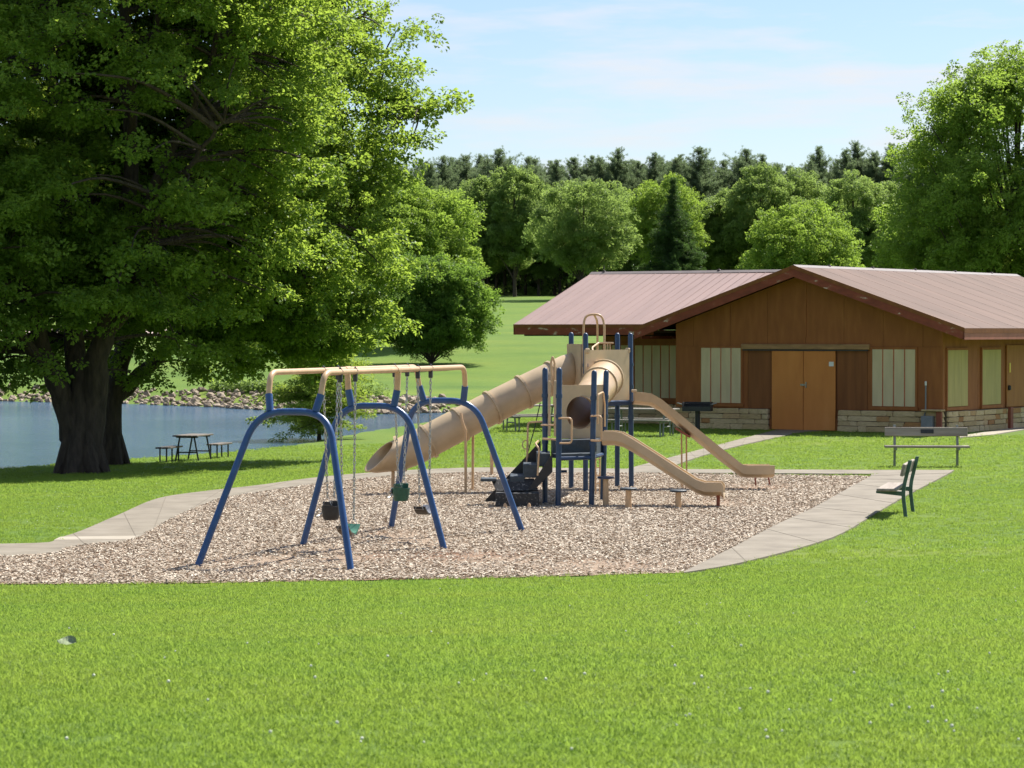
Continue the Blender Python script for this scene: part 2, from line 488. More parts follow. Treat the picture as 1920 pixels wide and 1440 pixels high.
LEAF = {
    'maple':  mat_leaf("maple_leaf",  (0.072, 0.148, 0.025), (0.160, 0.255, 0.045), (0.52, 0.68, 0.08), 0.55),
    'bright': mat_leaf("bright_green_leaf", (0.112, 0.195, 0.030), (0.198, 0.285, 0.052), (0.46, 0.64, 0.085), 0.53),
    'mid':    mat_leaf("mid_green_leaf", (0.105, 0.180, 0.048), (0.185, 0.270, 0.082), (0.42, 0.56, 0.12), 0.55),
    'dark':   mat_leaf("dark_green_leaf", (0.060, 0.128, 0.025), (0.125, 0.210, 0.044), (0.32, 0.50, 0.06), 0.53),
    'pine':   mat_leaf("pine_needles", (0.092, 0.142, 0.072), (0.160, 0.212, 0.112), (0.29, 0.39, 0.16), 0.50),
    'spruce': mat_leaf("spruce_needles", (0.032, 0.072, 0.022), (0.068, 0.120, 0.038), (0.14, 0.24, 0.05), 0.42),
    'feather': mat_leaf("feathery_bright_leaf", (0.14, 0.23, 0.030), (0.23, 0.32, 0.055), (0.56, 0.68, 0.10), 0.52),
}

# ------------------------------------------------------------------ instancing of leaves, blades and chips (geometry nodes)
def proto_collection(name, meshes):
    c = bpy.data.collections.new(name)
    for i, me in enumerate(meshes):
        c.objects.link(bpy.data.objects.new(name + "_piece", me))
    return c

def scatter_group(name, coll):
    ng = bpy.data.node_groups.new(name, 'GeometryNodeTree')
    ng.interface.new_socket("Geometry", in_out='INPUT', socket_type='NodeSocketGeometry')
    ng.interface.new_socket("Geometry", in_out='OUTPUT', socket_type='NodeSocketGeometry')
    n, l = ng.nodes, ng.links
    gi, go = n.new("NodeGroupInput"), n.new("NodeGroupOutput")
    ci = n.new("GeometryNodeCollectionInfo")
    ci.inputs["Collection"].default_value = coll
    ci.inputs["Separate Children"].default_value = True
    ci.inputs["Reset Children"].default_value = True
    ip = n.new("GeometryNodeInstanceOnPoints")
    ip.inputs["Pick Instance"].default_value = True
    ar = n.new("GeometryNodeInputNamedAttribute"); ar.data_type = 'FLOAT_VECTOR'; ar.inputs["Name"].default_value = "rot"
    asx = n.new("GeometryNodeInputNamedAttribute"); asx.data_type = 'FLOAT_VECTOR'; asx.inputs["Name"].default_value = "scl"
    rv = n.new("FunctionNodeRandomValue"); rv.data_type = 'INT'
    rv.inputs["Min"].default_value = 0; rv.inputs["Max"].default_value = max(0, len(coll.objects) - 1)
    l.new(gi.outputs[0], ip.inputs["Points"])
    l.new(ci.outputs[0], ip.inputs["Instance"])
    ri = [o for o in rv.outputs if o.enabled and o.type == 'INT'][0]
    l.new(ri, ip.inputs["Instance Index"])
    l.new([o for o in ar.outputs if o.enabled][0], ip.inputs["Rotation"])
    l.new([o for o in asx.outputs if o.enabled][0], ip.inputs["Scale"])
    l.new(ip.outputs[0], go.inputs[0])
    return ng

def scatter_mesh(name, pts, rots, scl):
    pts = np.asarray(pts, dtype=np.float32).reshape(-1, 3)
    rots = np.asarray(rots, dtype=np.float32).reshape(-1, 3)
    scl = np.asarray(scl, dtype=np.float32)
    if scl.ndim == 1: scl = np.repeat(scl[:, None], 3, axis=1)
    me = bpy.data.meshes.new(name)
    me.vertices.add(len(pts))
    me.vertices.foreach_set("co", pts.ravel())
    for nm, a in (("rot", rots), ("scl", scl)):
        at = me.attributes.new(nm, 'FLOAT_VECTOR', 'POINT')
        at.data.foreach_set("vector", np.ascontiguousarray(a, dtype=np.float32).ravel())
    return me

def scatter_obj(name, pts, rots, scl, group, parent=None):
    me = scatter_mesh(name, pts, rots, scl)
    o = bpy.data.objects.new(name, me)
    col.objects.link(o)
    o.parent = parent
    md = o.modifiers.new("scatter", 'NODES')
    md.node_group = group
    o["kind"] = "stuff"
    return o

def leaf_cluster_mesh(name, mat, n, leaf, seed, flat=0.55, slim=0.62):
    """a bunch of n folded leaves inside a unit-diameter flattened ball"""
    r_ = random.Random(seed)
    vs_, fs = [], []
    for i in range(n):
        while True:
            p = Vector((r_.uniform(-1, 1), r_.uniform(-1, 1), r_.uniform(-1, 1)))
            if 0.15 < p.length < 1: break
        p = Vector((p.x * 0.5, p.y * 0.5, p.z * 0.5 * flat))
        out = Vector((p.x, p.y, 0.05)).normalized()
        d = (out + Vector((r_.uniform(-.9, .9), r_.uniform(-.9, .9), r_.uniform(-0.8, 0.35)))).normalized()
        up = (Vector((0, 0, 1)) + Vector((r_.uniform(-.8, .8), r_.uniform(-.8, .8), r_.uniform(-.3, .3)))).normalized()
        sd = d.cross(up).normalized()
        nn = sd.cross(d).normalized()
        L = leaf * r_.uniform(0.7, 1.25); w = L * slim * 0.5
        b = len(vs_)
        vs_ += [p, p + d * L * 0.45 + sd * w + nn * w * 0.35, p + d * L - nn * L * 0.12, p + d * L * 0.45 - sd * w + nn * w * 0.35]
        fs += [(b, b + 1, b + 2), (b, b + 2, b + 3)]
    me = bpy.data.meshes.new(name)
    me.from_pydata([tuple(v) for v in vs_], [], fs)
    me.materials.append(mat)
    return me

GRP = {}
GRP['maple'] = scatter_group("leaves_maple", proto_collection("leaf_maple", [leaf_cluster_mesh("leaf_bunch", LEAF['maple'], 34, 0.235, 100 + i, 0.6, 0.75) for i in range(4)]))
for k_ in ('bright', 'mid', 'dark'):
    GRP[k_] = scatter_group("leaves_" + k_, proto_collection("leaf_" + k_, [leaf_cluster_mesh("leaf_bunch", LEAF[k_], 44, 0.205, 100 + i, 0.6, 0.7) for i in range(4)]))
GRP['feather'] = scatter_group("leaves_feather", proto_collection("leaf_feather", [leaf_cluster_mesh("leaf_bunch", LEAF['feather'], 30, 0.30, 300 + i, 0.3, 0.3) for i in range(4)]))
def plume_mesh(name, mat, n, seed):
    """ascending spray of pine needles, about one metre tall"""
    r_ = random.Random(seed); vs_, fs = [], []
    for i in range(n):
        p = Vector((r_.gauss(0, .12), r_.gauss(0, .12), r_.uniform(-.45, .35)))
        d = Vector((p.x * 3 + r_.gauss(0, .4), p.y * 3 + r_.gauss(0, .4), r_.uniform(.25, 1.1))).normalized()
        sd = d.orthogonal().normalized(); q = r_.uniform(0, 6.28)
        sd = (Matrix.Rotation(q, 3, d) @ sd) * r_.uniform(.02, .045)
        L = r_.uniform(.22, .42); b = len(vs_)
        vs_ += [p - sd, p + sd, p + d * L]; fs += [(b, b + 1, b + 2)]
    me = bpy.data.meshes.new(name); me.from_pydata([tuple(v) for v in vs_], [], fs); me.materials.append(mat)
    return me
GRP['pine'] = scatter_group("leaves_pine", proto_collection("leaf_pine", [plume_mesh("needle_bunch", LEAF['pine'], 60, 200 + i) for i in range(4)]))
GRP['spruce'] = scatter_group("leaves_spruce", proto_collection("leaf_spruce", [leaf_cluster_mesh("needle_bunch", LEAF['spruce'], 30, 0.36, 400 + i, 0.5, 0.3) for i in range(4)]))

# ------------------------------------------------------------------ terrain
edge_px = [(-500, 1098), (0, 1098), (350, 1096), (700, 1090), (1000, 1085), (1290, 1075), (1400, 1055), (1560, 1010), (1640, 965), (1700, 930), (1780, 888)]
EDGE = [(-40.0, 31.6), (-14.0, 31.4)] + [tuple(G(x, y)[:2]) for x, y in edge_px[1:]] + [(11.6, 66), (13.6, 76), (18, 95), (40, 115), (160, 150)]
EDGE = np.array(EDGE)
WATER_Z = -1.0
near_shore = [(-90, 30), (-40, 58), (-22, 71)] + [tuple(G(x, y, WATER_Z)[:2]) for x, y in [(0, 881), (100, 873), (230, 863), (430, 850), (540, 838), (620, 824), (700, 808), (800, 792), (900, 781), (1010, 772)]]
far_shore = [(3.2, 136.5)] + [tuple(G(x, y, WATER_Z)[:2]) for x, y in [(930, 770), (850, 773), (700, 777), (545, 772), (400, 763), (240, 757), (100, 754), (0, 752)]] + [(-45, 152), (-120, 160)]
LAKE = np.array(near_shore + far_shore)

def seg_dist(P, A, B):
    d = B - A
    t = np.clip(((P - A) @ d) / (d @ d), 0, 1)
    q = A + t[:, None] * d
    return np.hypot(P[:, 0] - q[:, 0], P[:, 1] - q[:, 1])

def poly_dist(P, poly, closed):
    n = len(poly)
    best = np.full(len(P), 1e9)
    for i in range(n if closed else n - 1):
        best = np.minimum(best, seg_dist(P, poly[i], poly[(i + 1) % n]))
    return best

def inside(P, poly):
    x, y = P[:, 0], P[:, 1]
    c = np.zeros(len(P), bool)
    n = len(poly)
    for i in range(n):
        x1, y1 = poly[i]; x2, y2 = poly[i - 1]
        cond = ((y1 > y) != (y2 > y)) & (x < (x2 - x1) * (y - y1) / (y2 - y1 + 1e-12) + x1)
        c ^= cond
    return c

BANK = np.vstack([EDGE, [[160, -60], [-40, -60]]])         # the side of the edge on which the photographer's bank rises
NEAR = np.array(near_shore); FAR = np.array(far_shore)

def sstep(t):
    t = np.clip(t, 0, 1)
    return t * t * (3 - 2 * t)

def height(P):
    P = np.atleast_2d(np.asarray(P, float))
    x, y = P[:, 0], P[:, 1]
    z = np.zeros(len(P))
    e = poly_dist(P, EDGE, False)
    inb = inside(P, BANK)
    z += np.where(inb, 1.36 * sstep(e / 24.0) + 0.02 * np.minimum(e, 4), 0)
    # meadow rising to the wood beyond the lake
    d = y + 0.02 * x
    far = np.maximum(0, d - 146)
    mead = 0.0335 * far * sstep(far / 30 + 0.25) * (1 - 0.20 * sstep((d - 390) / 400))
    mead = np.where(d > 560, np.minimum(mead, 13.8), mead)
    mead += 0.25 * np.sin(x * 0.05 + 1.0) * sstep(far / 80) + 0.3 * np.sin(d * 0.045 + x * 0.02) * sstep(far / 60)
    z += mead
    # lake
    dn = poly_dist(P, NEAR, False); df = poly_dist(P, FAR, False)
    il = inside(P, LAKE)
    sdl = np.minimum(dn, df)
    nearside = dn < df + 0.0
    lw = 34.0 - 26.0 * sstep((x + 4.5) / 5.5)             # long slope under the maples, short bank beside the pavilion
    wn_ = sstep(0.12 + 0.88 * np.clip(dn / lw, 0, 1)) - sstep(np.array([0.12]))[0] * (1 - np.clip(dn / lw, 0, 1))
    wf_ = np.clip(df / 3.2, 0, 1)
    zz_near = WATER_Z + 0.03 + (z - WATER_Z - 0.03) * np.clip(wn_, 0, 1)
    zz_far = WATER_Z - 0.05 + (z - 0.28 + 0.05 - WATER_Z) * wf_ + 0.28 * sstep(df / 40)
    out = np.where(nearside, zz_near, zz_far)
    # between both shores at the inlet's end blend smoothly
    bl = sstep((df - dn + 6) / 12)
    out = zz_near * bl + zz_far * (1 - bl)
    deep = WATER_Z - 0.02 - 0.9 * sstep(sdl / 6.0)
    return np.where(il, deep, out)

def hz(x, y):
    return float(height([[x, y]])[0])

def axis(parts):
    out = []
    for a, b, step in parts:
        out += list(np.arange(a, b, step))
    out.append(parts[-1][1])
    return np.array(out)

gx = axis([(-3000, -400, 260), (-400, -120, 35), (-120, -40, 8), (-40, -16, 1.6), (-16, 16, 0.5), (16, 40, 1.6), (40, 120, 8), (120, 400, 35), (400, 3000, 260)])
gy = axis([(-400, -60, 68), (-60, 0, 10), (0, 8, 2), (8, 62, 0.5), (62, 160, 0.9), (160, 420, 6), (420, 700, 20), (700, 4000, 300)])
XX, YY = np.meshgrid(gx, gy)
PP = np.stack([XX.ravel(), YY.ravel()], 1)
ZZ = height(PP)
nx_, ny_ = len(gx), len(gy)
idx = np.arange(nx_ * ny_).reshape(ny_, nx_)
quads = np.stack([idx[:-1, :-1], idx[:-1, 1:], idx[1:, 1:], idx[1:, :-1]], -1).reshape(-1, 4)
me = bpy.data.meshes.new("ground")
me.from_pydata(np.column_stack([PP, ZZ]).tolist(), [], quads.tolist())
me.polygons.foreach_set("use_smooth", [True] * len(me.polygons))
me.materials.append(M['lawn'])
ground = bpy.data.objects.new("ground", me)
col.objects.link(ground)
tag(ground, kind="structure")

def flat_poly(name, pts, z, mat, kind="structure", parent=None, thick=0.0):
    bm = bmesh.new()
    vs_ = [bm.verts.new((p[0], p[1], z)) for p in pts]
    f = bm.faces.new(vs_)
    bmesh.ops.recalc_face_normals(bm, faces=bm.faces)
    if f.normal.z < 0: f.normal_flip()
    if thick:
        ex = bmesh.ops.extrude_face_region(bm, geom=[f])
        for v in [g for g in ex["geom"] if isinstance(g, bmesh.types.BMVert)]: v.co.z += thick
        bmesh.ops.recalc_face_normals(bm, faces=bm.faces)
    bmesh.ops.triangulate(bm, faces=[f_ for f_ in bm.faces if len(f_.verts) > 4])
    me_ = bpy.data.meshes.new(name); bm.to_mesh(me_); bm.free()
    me_.materials.append(mat)
    o = bpy.data.objects.new(name, me_); col.objects.link(o); o.parent = parent
    if kind: o["kind"] = kind
    return o

water = flat_poly("lake", [(-300, -200), (-22, 40)] + [tuple(p) for p in LAKE[2:13] + np.array([1.2, -0.6])] + [(6, 132), (5, 142), (-20, 152), (-300, 175)], WATER_Z, M['water'])

def smooth_line(pts, n=5):
    """Catmull-Rom through 2d points"""
    P_ = [Vector((p[0], p[1])) for p in pts]
    out = []
    for i in range(len(P_) - 1):
        p0, p1, p2, p3 = P_[max(0, i - 1)], P_[i], P_[i + 1], P_[min(len(P_) - 1, i + 2)]
        for k in range(n):
            t = k / n
            out.append(0.5 * ((2 * p1) + (p2 - p0) * t + (2 * p0 - 5 * p1 + 4 * p2 - p3) * t * t + (3 * p1 - p0 - 3 * p2 + p3) * t ** 3))
    out.append(P_[-1])
    return [tuple(p) for p in out]

g2 = lambda lst: [tuple(G(x, y)[:2]) for x, y in lst]
# borders in photograph pixels on the level playground
left_outer = smooth_line([(-26, 37.2), (-12, 37.1)] + g2([(0, 1024), (115, 1011), (214, 972), (294, 938), (382, 924), (480, 913), (600, 897), (720, 887), (830, 881), (930, 879), (1060, 880), (1190, 882)]))
left_inner = smooth_line([(-26, 34.9), (-12, 35.0)] + g2([(0, 1047), (134, 1028), (244, 1016), (279, 999), (328, 972), (382, 949), (412, 938), (480, 926), (600, 909), (720, 896), (830, 890), (930, 888), (1060, 889), (1190, 889)]))
right_edge = smooth_line([tuple(p) for p in EDGE[:13]], 4)
mulch_right = smooth_line(g2([(1283, 1076), (1373, 1031), (1454, 988), (1527, 954), (1595, 916), (1634, 895)]))
mulch_poly = smooth_line([(-26, 31.4), (-14, 31.4)] + g2([(0, 1098), (350, 1096), (700, 1090), (1000, 1085)]))[:-1] + mulch_right + left_inner[::-1]
mulch = flat_poly("wood_chip_ground", mulch_poly, 0.012, M['mulch'])
# the walk round the playground: left arm, far arm, right arm
path_l = flat_poly("path", left_outer + left_inner[::-1], 0.0, M['concrete'], thick=0.03)
far_arm = g2([(1190, 882), (1400, 883), (1660, 884), (1790, 884)]) + g2([(1780, 890), (1634, 895)]) + g2([(1634, 891.5), (1400, 890), (1190, 889)])
path_f = flat_poly("path", far_arm, 0.0, M['concrete'], thick=0.032)
right_out = smooth_line(g2([(1283, 1078), (1400, 1057), (1560, 1012), (1640, 967), (1700, 932), (1780, 890)]))
path_r = flat_poly("path", right_out + mulch_right[::-1], 0.0, M['concrete'], thick=0.028)
door_l = g2([(1165, 884), (1270, 856), (1384, 826), (1442, 811), (1455, 807)])
door_r = g2([(1575, 807), (1500, 812), (1469, 819), (1371, 841), (1291, 865), (1245, 883)])
path_d = flat_poly("path", smooth_line(door_l) + smooth_line(door_r), 0.0, M['concrete'], thick=0.026)
path_e = flat_poly("path", g2([(1800, 819), (1860, 810), (1925, 800), (2000, 791), (2000, 797), (1925, 806), (1860, 817), (1800, 822)]), 0.0, M['concrete_new'], thick=0.03)
slab = flat_poly("slab", g2([(112, 1011), (262, 1009), (244, 1015.5), (100, 1017)]), 0.032, M['concrete_new'], kind=None, parent=path_l)
slab["label"] = "paler newer slab crossing the walk"
M['joint'] = mat_noise("dark_joint", s3((0.140, 0.117, 0.085), .85, 1.15), 6, .9)
def joints(owner, la, lb, step, z):
    """control joints across a walk between its two border lines"""
    A_, B_ = [Vector((*p, z)) for p in la], [Vector((*p, z)) for p in lb]
    acc = 0.0
    for i in range(1, min(len(A_), len(B_)) - 1):
        acc += ((A_[i] + B_[i]) / 2 - (A_[i - 1] + B_[i - 1]) / 2).length
        if acc >= step:
            acc = 0.0
            a_, b_ = A_[i], B_[i]
            if (b_ - a_).length < .25: continue
            t_ = (b_ - a_).normalized(); s_ = Vector((-t_.y, t_.x, 0)) * .006
            a_, b_ = a_ + t_ * .02, b_ - t_ * .02
            MB().prism([a_ - s_, b_ - s_, b_ + s_, a_ + s_], (0, 0, .004)).build("joint", M['joint'], owner)
joints(path_l, left_outer, left_inner, 2.6, .029)
joints(path_r, right_out, mulch_right, 2.6, .027)
joints(path_d, smooth_line(door_l), smooth_line(door_r)[::-1], 1.6, .025)
PATHS = [np.array(p) for p in (mulch_poly, left_outer + left_inner[::-1], far_arm, right_out + mulch_right[::-1], smooth_line(door_l) + smooth_line(door_r))]

# ------------------------------------------------------------------ pavilion building
TH = R(33)
B0 = Vector((8.4, 79.4, 0.0))
bu, bw = Vector((math.cos(TH), -math.sin(TH), 0)), Vector((math.sin(TH), math.cos(TH), 0))

def bx_front(px, y):
    """local x of a photo column on the wall plane local y"""
    k = (px - 960) / F_PX
    return (k * (B0.y + y * bw.y) - B0.x - y * bw.x) / (bu.x - k * bu.y)

def by_side(px, x):
    k = (px - 960) / F_PX
    return (k * (B0.y + x * bu.y) - B0.x - x * bu.x) / (bw.x - k * bw.y)

def z_at(py, x, y):
    d = B0.y + x * bu.y + y * bw.y
    return CAM_H - (py - HOR) * d / F_PX

pav = empty("pavilion", B0, -TH)
tag(pav, "low brown wooden pavilion with mauve metal gable roofs and a stone base", "building")
WH, HE, ZE, ZR, YF, YB = 4.26, 5.24, 2.94, 4.72, -0.77, 15.4
SL = (ZR - ZE) / HE
zr = lambda x: ZR - SL * abs(x)                        # main roof surface
WX0, WY0, WYR = -8.3, 2.6, 4.35                       # wing: left wall, front wall, ridge line
WEY, WXL = -0.25, -9.8
WSL = (ZR - 3.06) / (WYR - WEY)

core = MB()
core.prism([(-WH + .03, .03, 0), (WH - .03, .03, 0), (WH - .03, .03, zr(WH) - .22), (0, .03, ZR - .22), (-WH + .03, .03, zr(WH) - .22)], (0, 14.9, 0))
core.box(((WX0 - WH) / 2 + 0.02, WY0 + 3.03, 1.4), (WH * -1 - WX0 - 0.04 + 0.06, 6.0, 2.8))
core.build("wall_core", M['panel_dark'], pav)

# siding panels, each its own board, clipped to the gable
def wall_panel(x0, x1, z0, top, name="wall_panel", y=0.0, mat='siding', th=0.03):
    pts = [(x0, y, z0), (x1, y, z0), (x1, y, top(x1))]
    if x0 < 0 < x1: pts.append((0, y, top(0)))
    pts.append((x0, y, top(x0)))
    return MB().prism(pts, (0, th, 0)).build(name, M[mat], pav)
gtop = lambda x: zr(x) - .21
ST = 0.62
dl, dr = bx_front(1449, 0), bx_front(1568, 0)
ZL = 2.42                                             # line between lower panels and gable boards
xs = [-WH, -3.05, -1.85, dl - 0.02]
for a, b in zip(xs[:-1], xs[1:]):
    wall_panel(a, b - .012, ST, lambda x: ZL - .006, mat='siding' if b < -1.8 else 'panel_dark')
xs = [dr + 0.02, 1.95, 3.15, WH]
for a, b in zip(xs[:-1], xs[1:]):
    wall_panel(a + .012, b, ST, lambda x: ZL - .006, mat='panel_dark' if b < 2 else 'siding')
gxs = [-WH, -3.66, -2.44, -1.22, 0, 1.22, 2.44, 3.66, WH]
for a, b in zip(gxs[:-1], gxs[1:]):
    wall_panel(a + .004, b - .004, ZL + .002, gtop)
MB().box((0.01, -.012, 3.55), (.05, .022, 1.7)).build("trim_strip", M['siding'], pav)
# lintel board over the sliding doors
l0, l1 = bx_front(1392, 0), bx_front(1632, 0)
zlint = z_at(650, 0, 0)
MB().box(((l0 + l1) / 2, -.05, zlint), (l1 - l0, .1, .15), bev=.01).build("door_track_beam", M['beam'], pav)
MB().box(((l0 + l1) / 2, -.06, zlint - .10), (l1 - l0 - .1, .06, .035)).build("door_rail", M['clamp'], pav)
zd1 = zlint - .12
for a, b, side in ((dl, (dl + dr) / 2 - .008, 0), ((dl + dr) / 2 + .008, dr, 1)):
    dd = MB().box(((a + b) / 2, -.045, zd1 / 2 + .012), (b - a, .045, zd1 - .03), bev=.006).build("door", M['door'], pav)
    if side:
        MB().box((a + .09, -.08, 1.32), (.03, .03, .16)).box((a - .02, -.08, 1.32), (.14, .02, .05)).build("handle", M['steel'], dd)
        MB().box((b - .12, -.071, 1.92), (.15, .006, .13)).build("notice", M['white'], dd)
MB().box((dl - .05, -.02, .18), (.07, .05, .34)).build("door_guide", M['panel_dark'], pav)
MB().box((dr + .05, -.02, .18), (.07, .05, .34)).build("door_guide", M['panel_dark'], pav)

# windows closed by boards
def window(c0, c1, z0, z1, nb, y, side=False, mat='shutter', strips=True):
    """c0..c1 along the wall; side=True on the right-hand wall (x = y)"""
    wd = abs(c1 - c0); cm = (c0 + c1) / 2
    def bxx(mb, c, z, w, h, off, th, bev=0):
        if side: mb.box((y + off, c, z), (th, w, h), bev=bev)
        else: mb.box((c, y - off, z), (w, th, h), bev=bev)
        return mb
    o = bxx(MB(), cm, (z0 + z1) / 2, wd, z1 - z0, .012, .03).build("window", M['red_strip'], pav)
    fr = MB()
    bxx(fr, cm, z1 + .03, wd + .14, .06, .02, .06); bxx(fr, cm, z0 - .05, wd + .2, .09, .03, .09)
    bxx(fr, c0 - .035, (z0 + z1) / 2, .06, z1 - z0 - .004, .018, .055); bxx(fr, c1 + .035, (z0 + z1) / 2, .06, z1 - z0 - .004, .018, .055)
    fr.build("window_frame", M['siding'], o)
    gap = .035 if strips else .006
    bw_ = (wd - gap * (nb - 1)) / nb
    for i in range(nb):
        c = min(c0, c1) + bw_ / 2 + i * (bw_ + gap)
        bxx(MB(), c, (z0 + z1) / 2, bw_, z1 - z0 - .01, .034, .03, .004).build("board", M[mat], o)
window(bx_front(1316, 0), bx_front(1390, 0), .76, 2.37, 4, 0)
window(bx_front(1637, 0), bx_front(1717, 0), .74, 2.35, 4, 0)
window(bx_front(1192, WY0), bx_front(1272, WY0), .80, 2.42, 5, WY0)
window(bx_front(1100, WY0), bx_front(1180, WY0), .80, 2.42, 5, WY0)
window(by_side(1775, WH), by_side(1812, WH), .74, 2.33, 3, WH, True, 'shutter_olive', False)
window(by_side(1840, WH), by_side(1874, WH), .74, 2.33, 3, WH, True, 'shutter_olive', False)
# right-hand wall boards and its door
M['siding_warm'] = mat_noise("warm_brown_plywood", [(0.2, (0.31, 0.115, 0.028)), (0.8, (0.42, 0.175, 0.046))], 2.2, 0.75, 0.2, 9, stretch=(2.2, 2.2, 0.5))
ys = [0, 1.2, 2.4, 3.6, 4.3, 5.4, 6.6, 7.8, 9.0, 10.2, 11.4, 12.6, 13.8, 14.95]
for a, b in zip(ys[:-1], ys[1:]):
    MB().prism([(WH, a + .005, ST), (WH, b - .005, ST), (WH, b - .005, zr(WH) - .22), (WH, a + .005, zr(WH) - .22)], (-.03, 0, 0)).build("wall_panel", M['siding'], pav)
y0 = by_side(1884, WH)
MB().box((WH + .03, y0 + .75, 1.55), (.04, 1.4, 1.8), bev=.006).build("wall_panel", M['siding_warm'], pav)
MB().box((WH + .06, by_side(1889, WH) + .05, z_at(690, WH, 3.6)), (.012, .09, .28)).build("sign", M['yellow'], pav)["label"] = "small yellow notice strip"
MB().box((WH + .08, by_side(1888, WH), z_at(728, WH, 3.6)), (.1, .1, .15), bev=.03).build("wall_lamp", M['black_iron'], pav)
# wing front boards
wx = [WX0, -7.1, -5.9, -4.7, -WH + .02]
for a, b in zip(wx[:-1], wx[1:]):
    wall_panel(a + .004, b - .004, ST, lambda x: 2.86, y=WY0 - .01)

# stone base: every stone its own piece on a mortar backing
stone_meshes = []
for i in range(10):
    bm = bmesh.new()
    bmesh.ops.create_cube(bm, size=1)
    bmesh.ops.bevel(bm, geom=bm.edges[:], offset=.07, segments=1, affect='EDGES')
    r_ = random.Random(900 + i)
    for v in bm.verts:
        v.co += Vector((r_.uniform(-.05, .05), r_.uniform(-.06, .06), r_.uniform(-.06, .06)))
    ms = bpy.data.meshes.new("stone"); bm.to_mesh(ms); bm.free(); ms.materials.append(M['stone'])
    stone_meshes.append(ms)
def stone_run(a, b, place, backing, rot):
    base = backing.build("stone_base", M['mortar'], pav)
    z = 0.0
    courses = [0.17, 0.14, 0.15, 0.155]
    for ci, h in enumerate(courses):
        c = a
        while c < b - .02:
            w = random.uniform(.32, .95) if random.random() < .75 else random.uniform(.2, .34)
            if b - (c + w) < .2: w = b - c
            hh = h
            o = bpy.data.objects.new("stone", random.choice(stone_meshes))
            col.objects.link(o); o.parent = base
            o.location = place(c + w / 2, z + hh / 2, random.uniform(-.012, .014))
            o.scale = (w - .015, .16, hh - .014)
            o.rotation_euler = (0, 0, rot + random.choice((0, math.pi)))
            c += w
        z += h
stone_run(-WH - .05, dl - .10, lambda c, z, j: (c, -.045 + j, z), MB().box(((-WH + dl - .12) / 2, -.02, ST / 2), (dl - .12 + WH, .1, ST - .01)), 0)
stone_run(dr + .10, WH + .05, lambda c, z, j: (c, -.045 + j, z), MB().box(((WH + dr + .12) / 2, -.02, ST / 2), (WH - dr - .12, .1, ST - .01)), 0)
stone_run(0.12, 12.0, lambda c, z, j: (WH + .045 - j, c, z), MB().box((WH + .02, 7.5, ST / 2), (.1, 14.8, ST - .01)), R(90))
stone_run(WX0, -WH, lambda c, z, j: (c, WY0 - .045 + j, z), MB().box(((WX0 - WH) / 2, WY0 - .02, ST / 2), (-WH - WX0, .1, ST - .01)), 0)
# red posts standing against the stone, grey meter box with conduit and its ledge
MB().box((WH - .03, -.16, .33), (.16, .1, .66), bev=.01).build("corner_post", M['red_post'], pav)
yp = by_side(1885, WH)
MB().box((WH + .17, yp, .30), (.1, .2, .70), bev=.01).build("corner_post", M['red_post'], pav)
cx_ = bx_front(1746, 0)
mbx = MB().box((cx_, -.22, .30), (.34, .18, .40), bev=.012).build("meter_box", M['grey_box'], pav)
MB().tube([(cx_ - .12, -.19, .5), (cx_ - .12, -.10, .62), (cx_ - .12, -.09, 1.36)], .022).build("conduit", M['grey_box'], mbx)
MB().box((cx_ - .12, -.09, 1.40), (.05, .05, .12), bev=.01).build("conduit_cap", M['white'], mbx)
MB().box((cx_ + .14, -.17, .655), (.62, .26, .05), bev=.01).build("ledge", M['stone'], pav)

# roofs
def roof_slab(poly, th=.05):
    return MB().prism(poly, (0, 0, -th))
rr_ = roof_slab([(0, YF, ZR), (HE, YF, ZE), (HE, YB, ZE), (0, YB, ZR)]).build("roof", M['roof'], pav)
rl_ = roof_slab([(0, YF, ZR), (-HE, YF, ZE), (-HE, YB, ZE), (0, YB, ZR)]).build("roof", M['roof'], pav)
vx = -(ZR - (ZR - WSL * (WYR - WEY))) / SL           # where the wing's eave meets the main slope
zwe = ZR - WSL * (WYR - WEY)
rw_ = roof_slab([(WXL, WEY, zwe), (vx + .05, WEY, zwe), (-.1, WYR, ZR - .03), (WXL, WYR, ZR - .01)]).build("roof", M['roof_pale'], pav)
rw_["label"] = "paler roof slope over the side wing"
YWB = 2 * WYR - WEY
roof_slab([(WXL, YWB, zwe), (vx + .05, YWB, zwe), (-.1, WYR, ZR - .03), (WXL, WYR, ZR - .01)]).build("roof", M['roof'], pav)
# standing ribs of the metal sheets
def rib(mb, p, q, h=.010, w=.022):
    p, q = Vector(p), Vector(q)
    d = (q - p)
    rot = d.to_track_quat('X', 'Z').to_matrix()
    mb.box((p + q) / 2 + Vector((0, 0, h * .4)), (d.length, w, h), rot)
mb = MB()
for i in range(14):
    y = YF + .02 + i * (YB - YF - .04) / 13
    rib(mb, (.06, y, ZR - SL * .06), (HE - .0, y, ZE), .004, .015)
tag(mb.build("roof_rib", M['roof'], rr_), kind="stuff")
mb = MB()
for i in range(40):
    x = WXL + .02 + i * .30
    if x > -.4: break
    ytop = WYR
    y0_ = WEY if x < vx else WYR - (WYR - WEY) * (abs(x) / abs(vx))
    if ytop - y0_ > .1: rib(mb, (x, y0_, ZR - WSL * (WYR - y0_) + .0), (x, ytop, ZR - .01), .004, .014)
tag(mb.build("roof_rib", M['roof_pale'], rw_), kind="stuff")
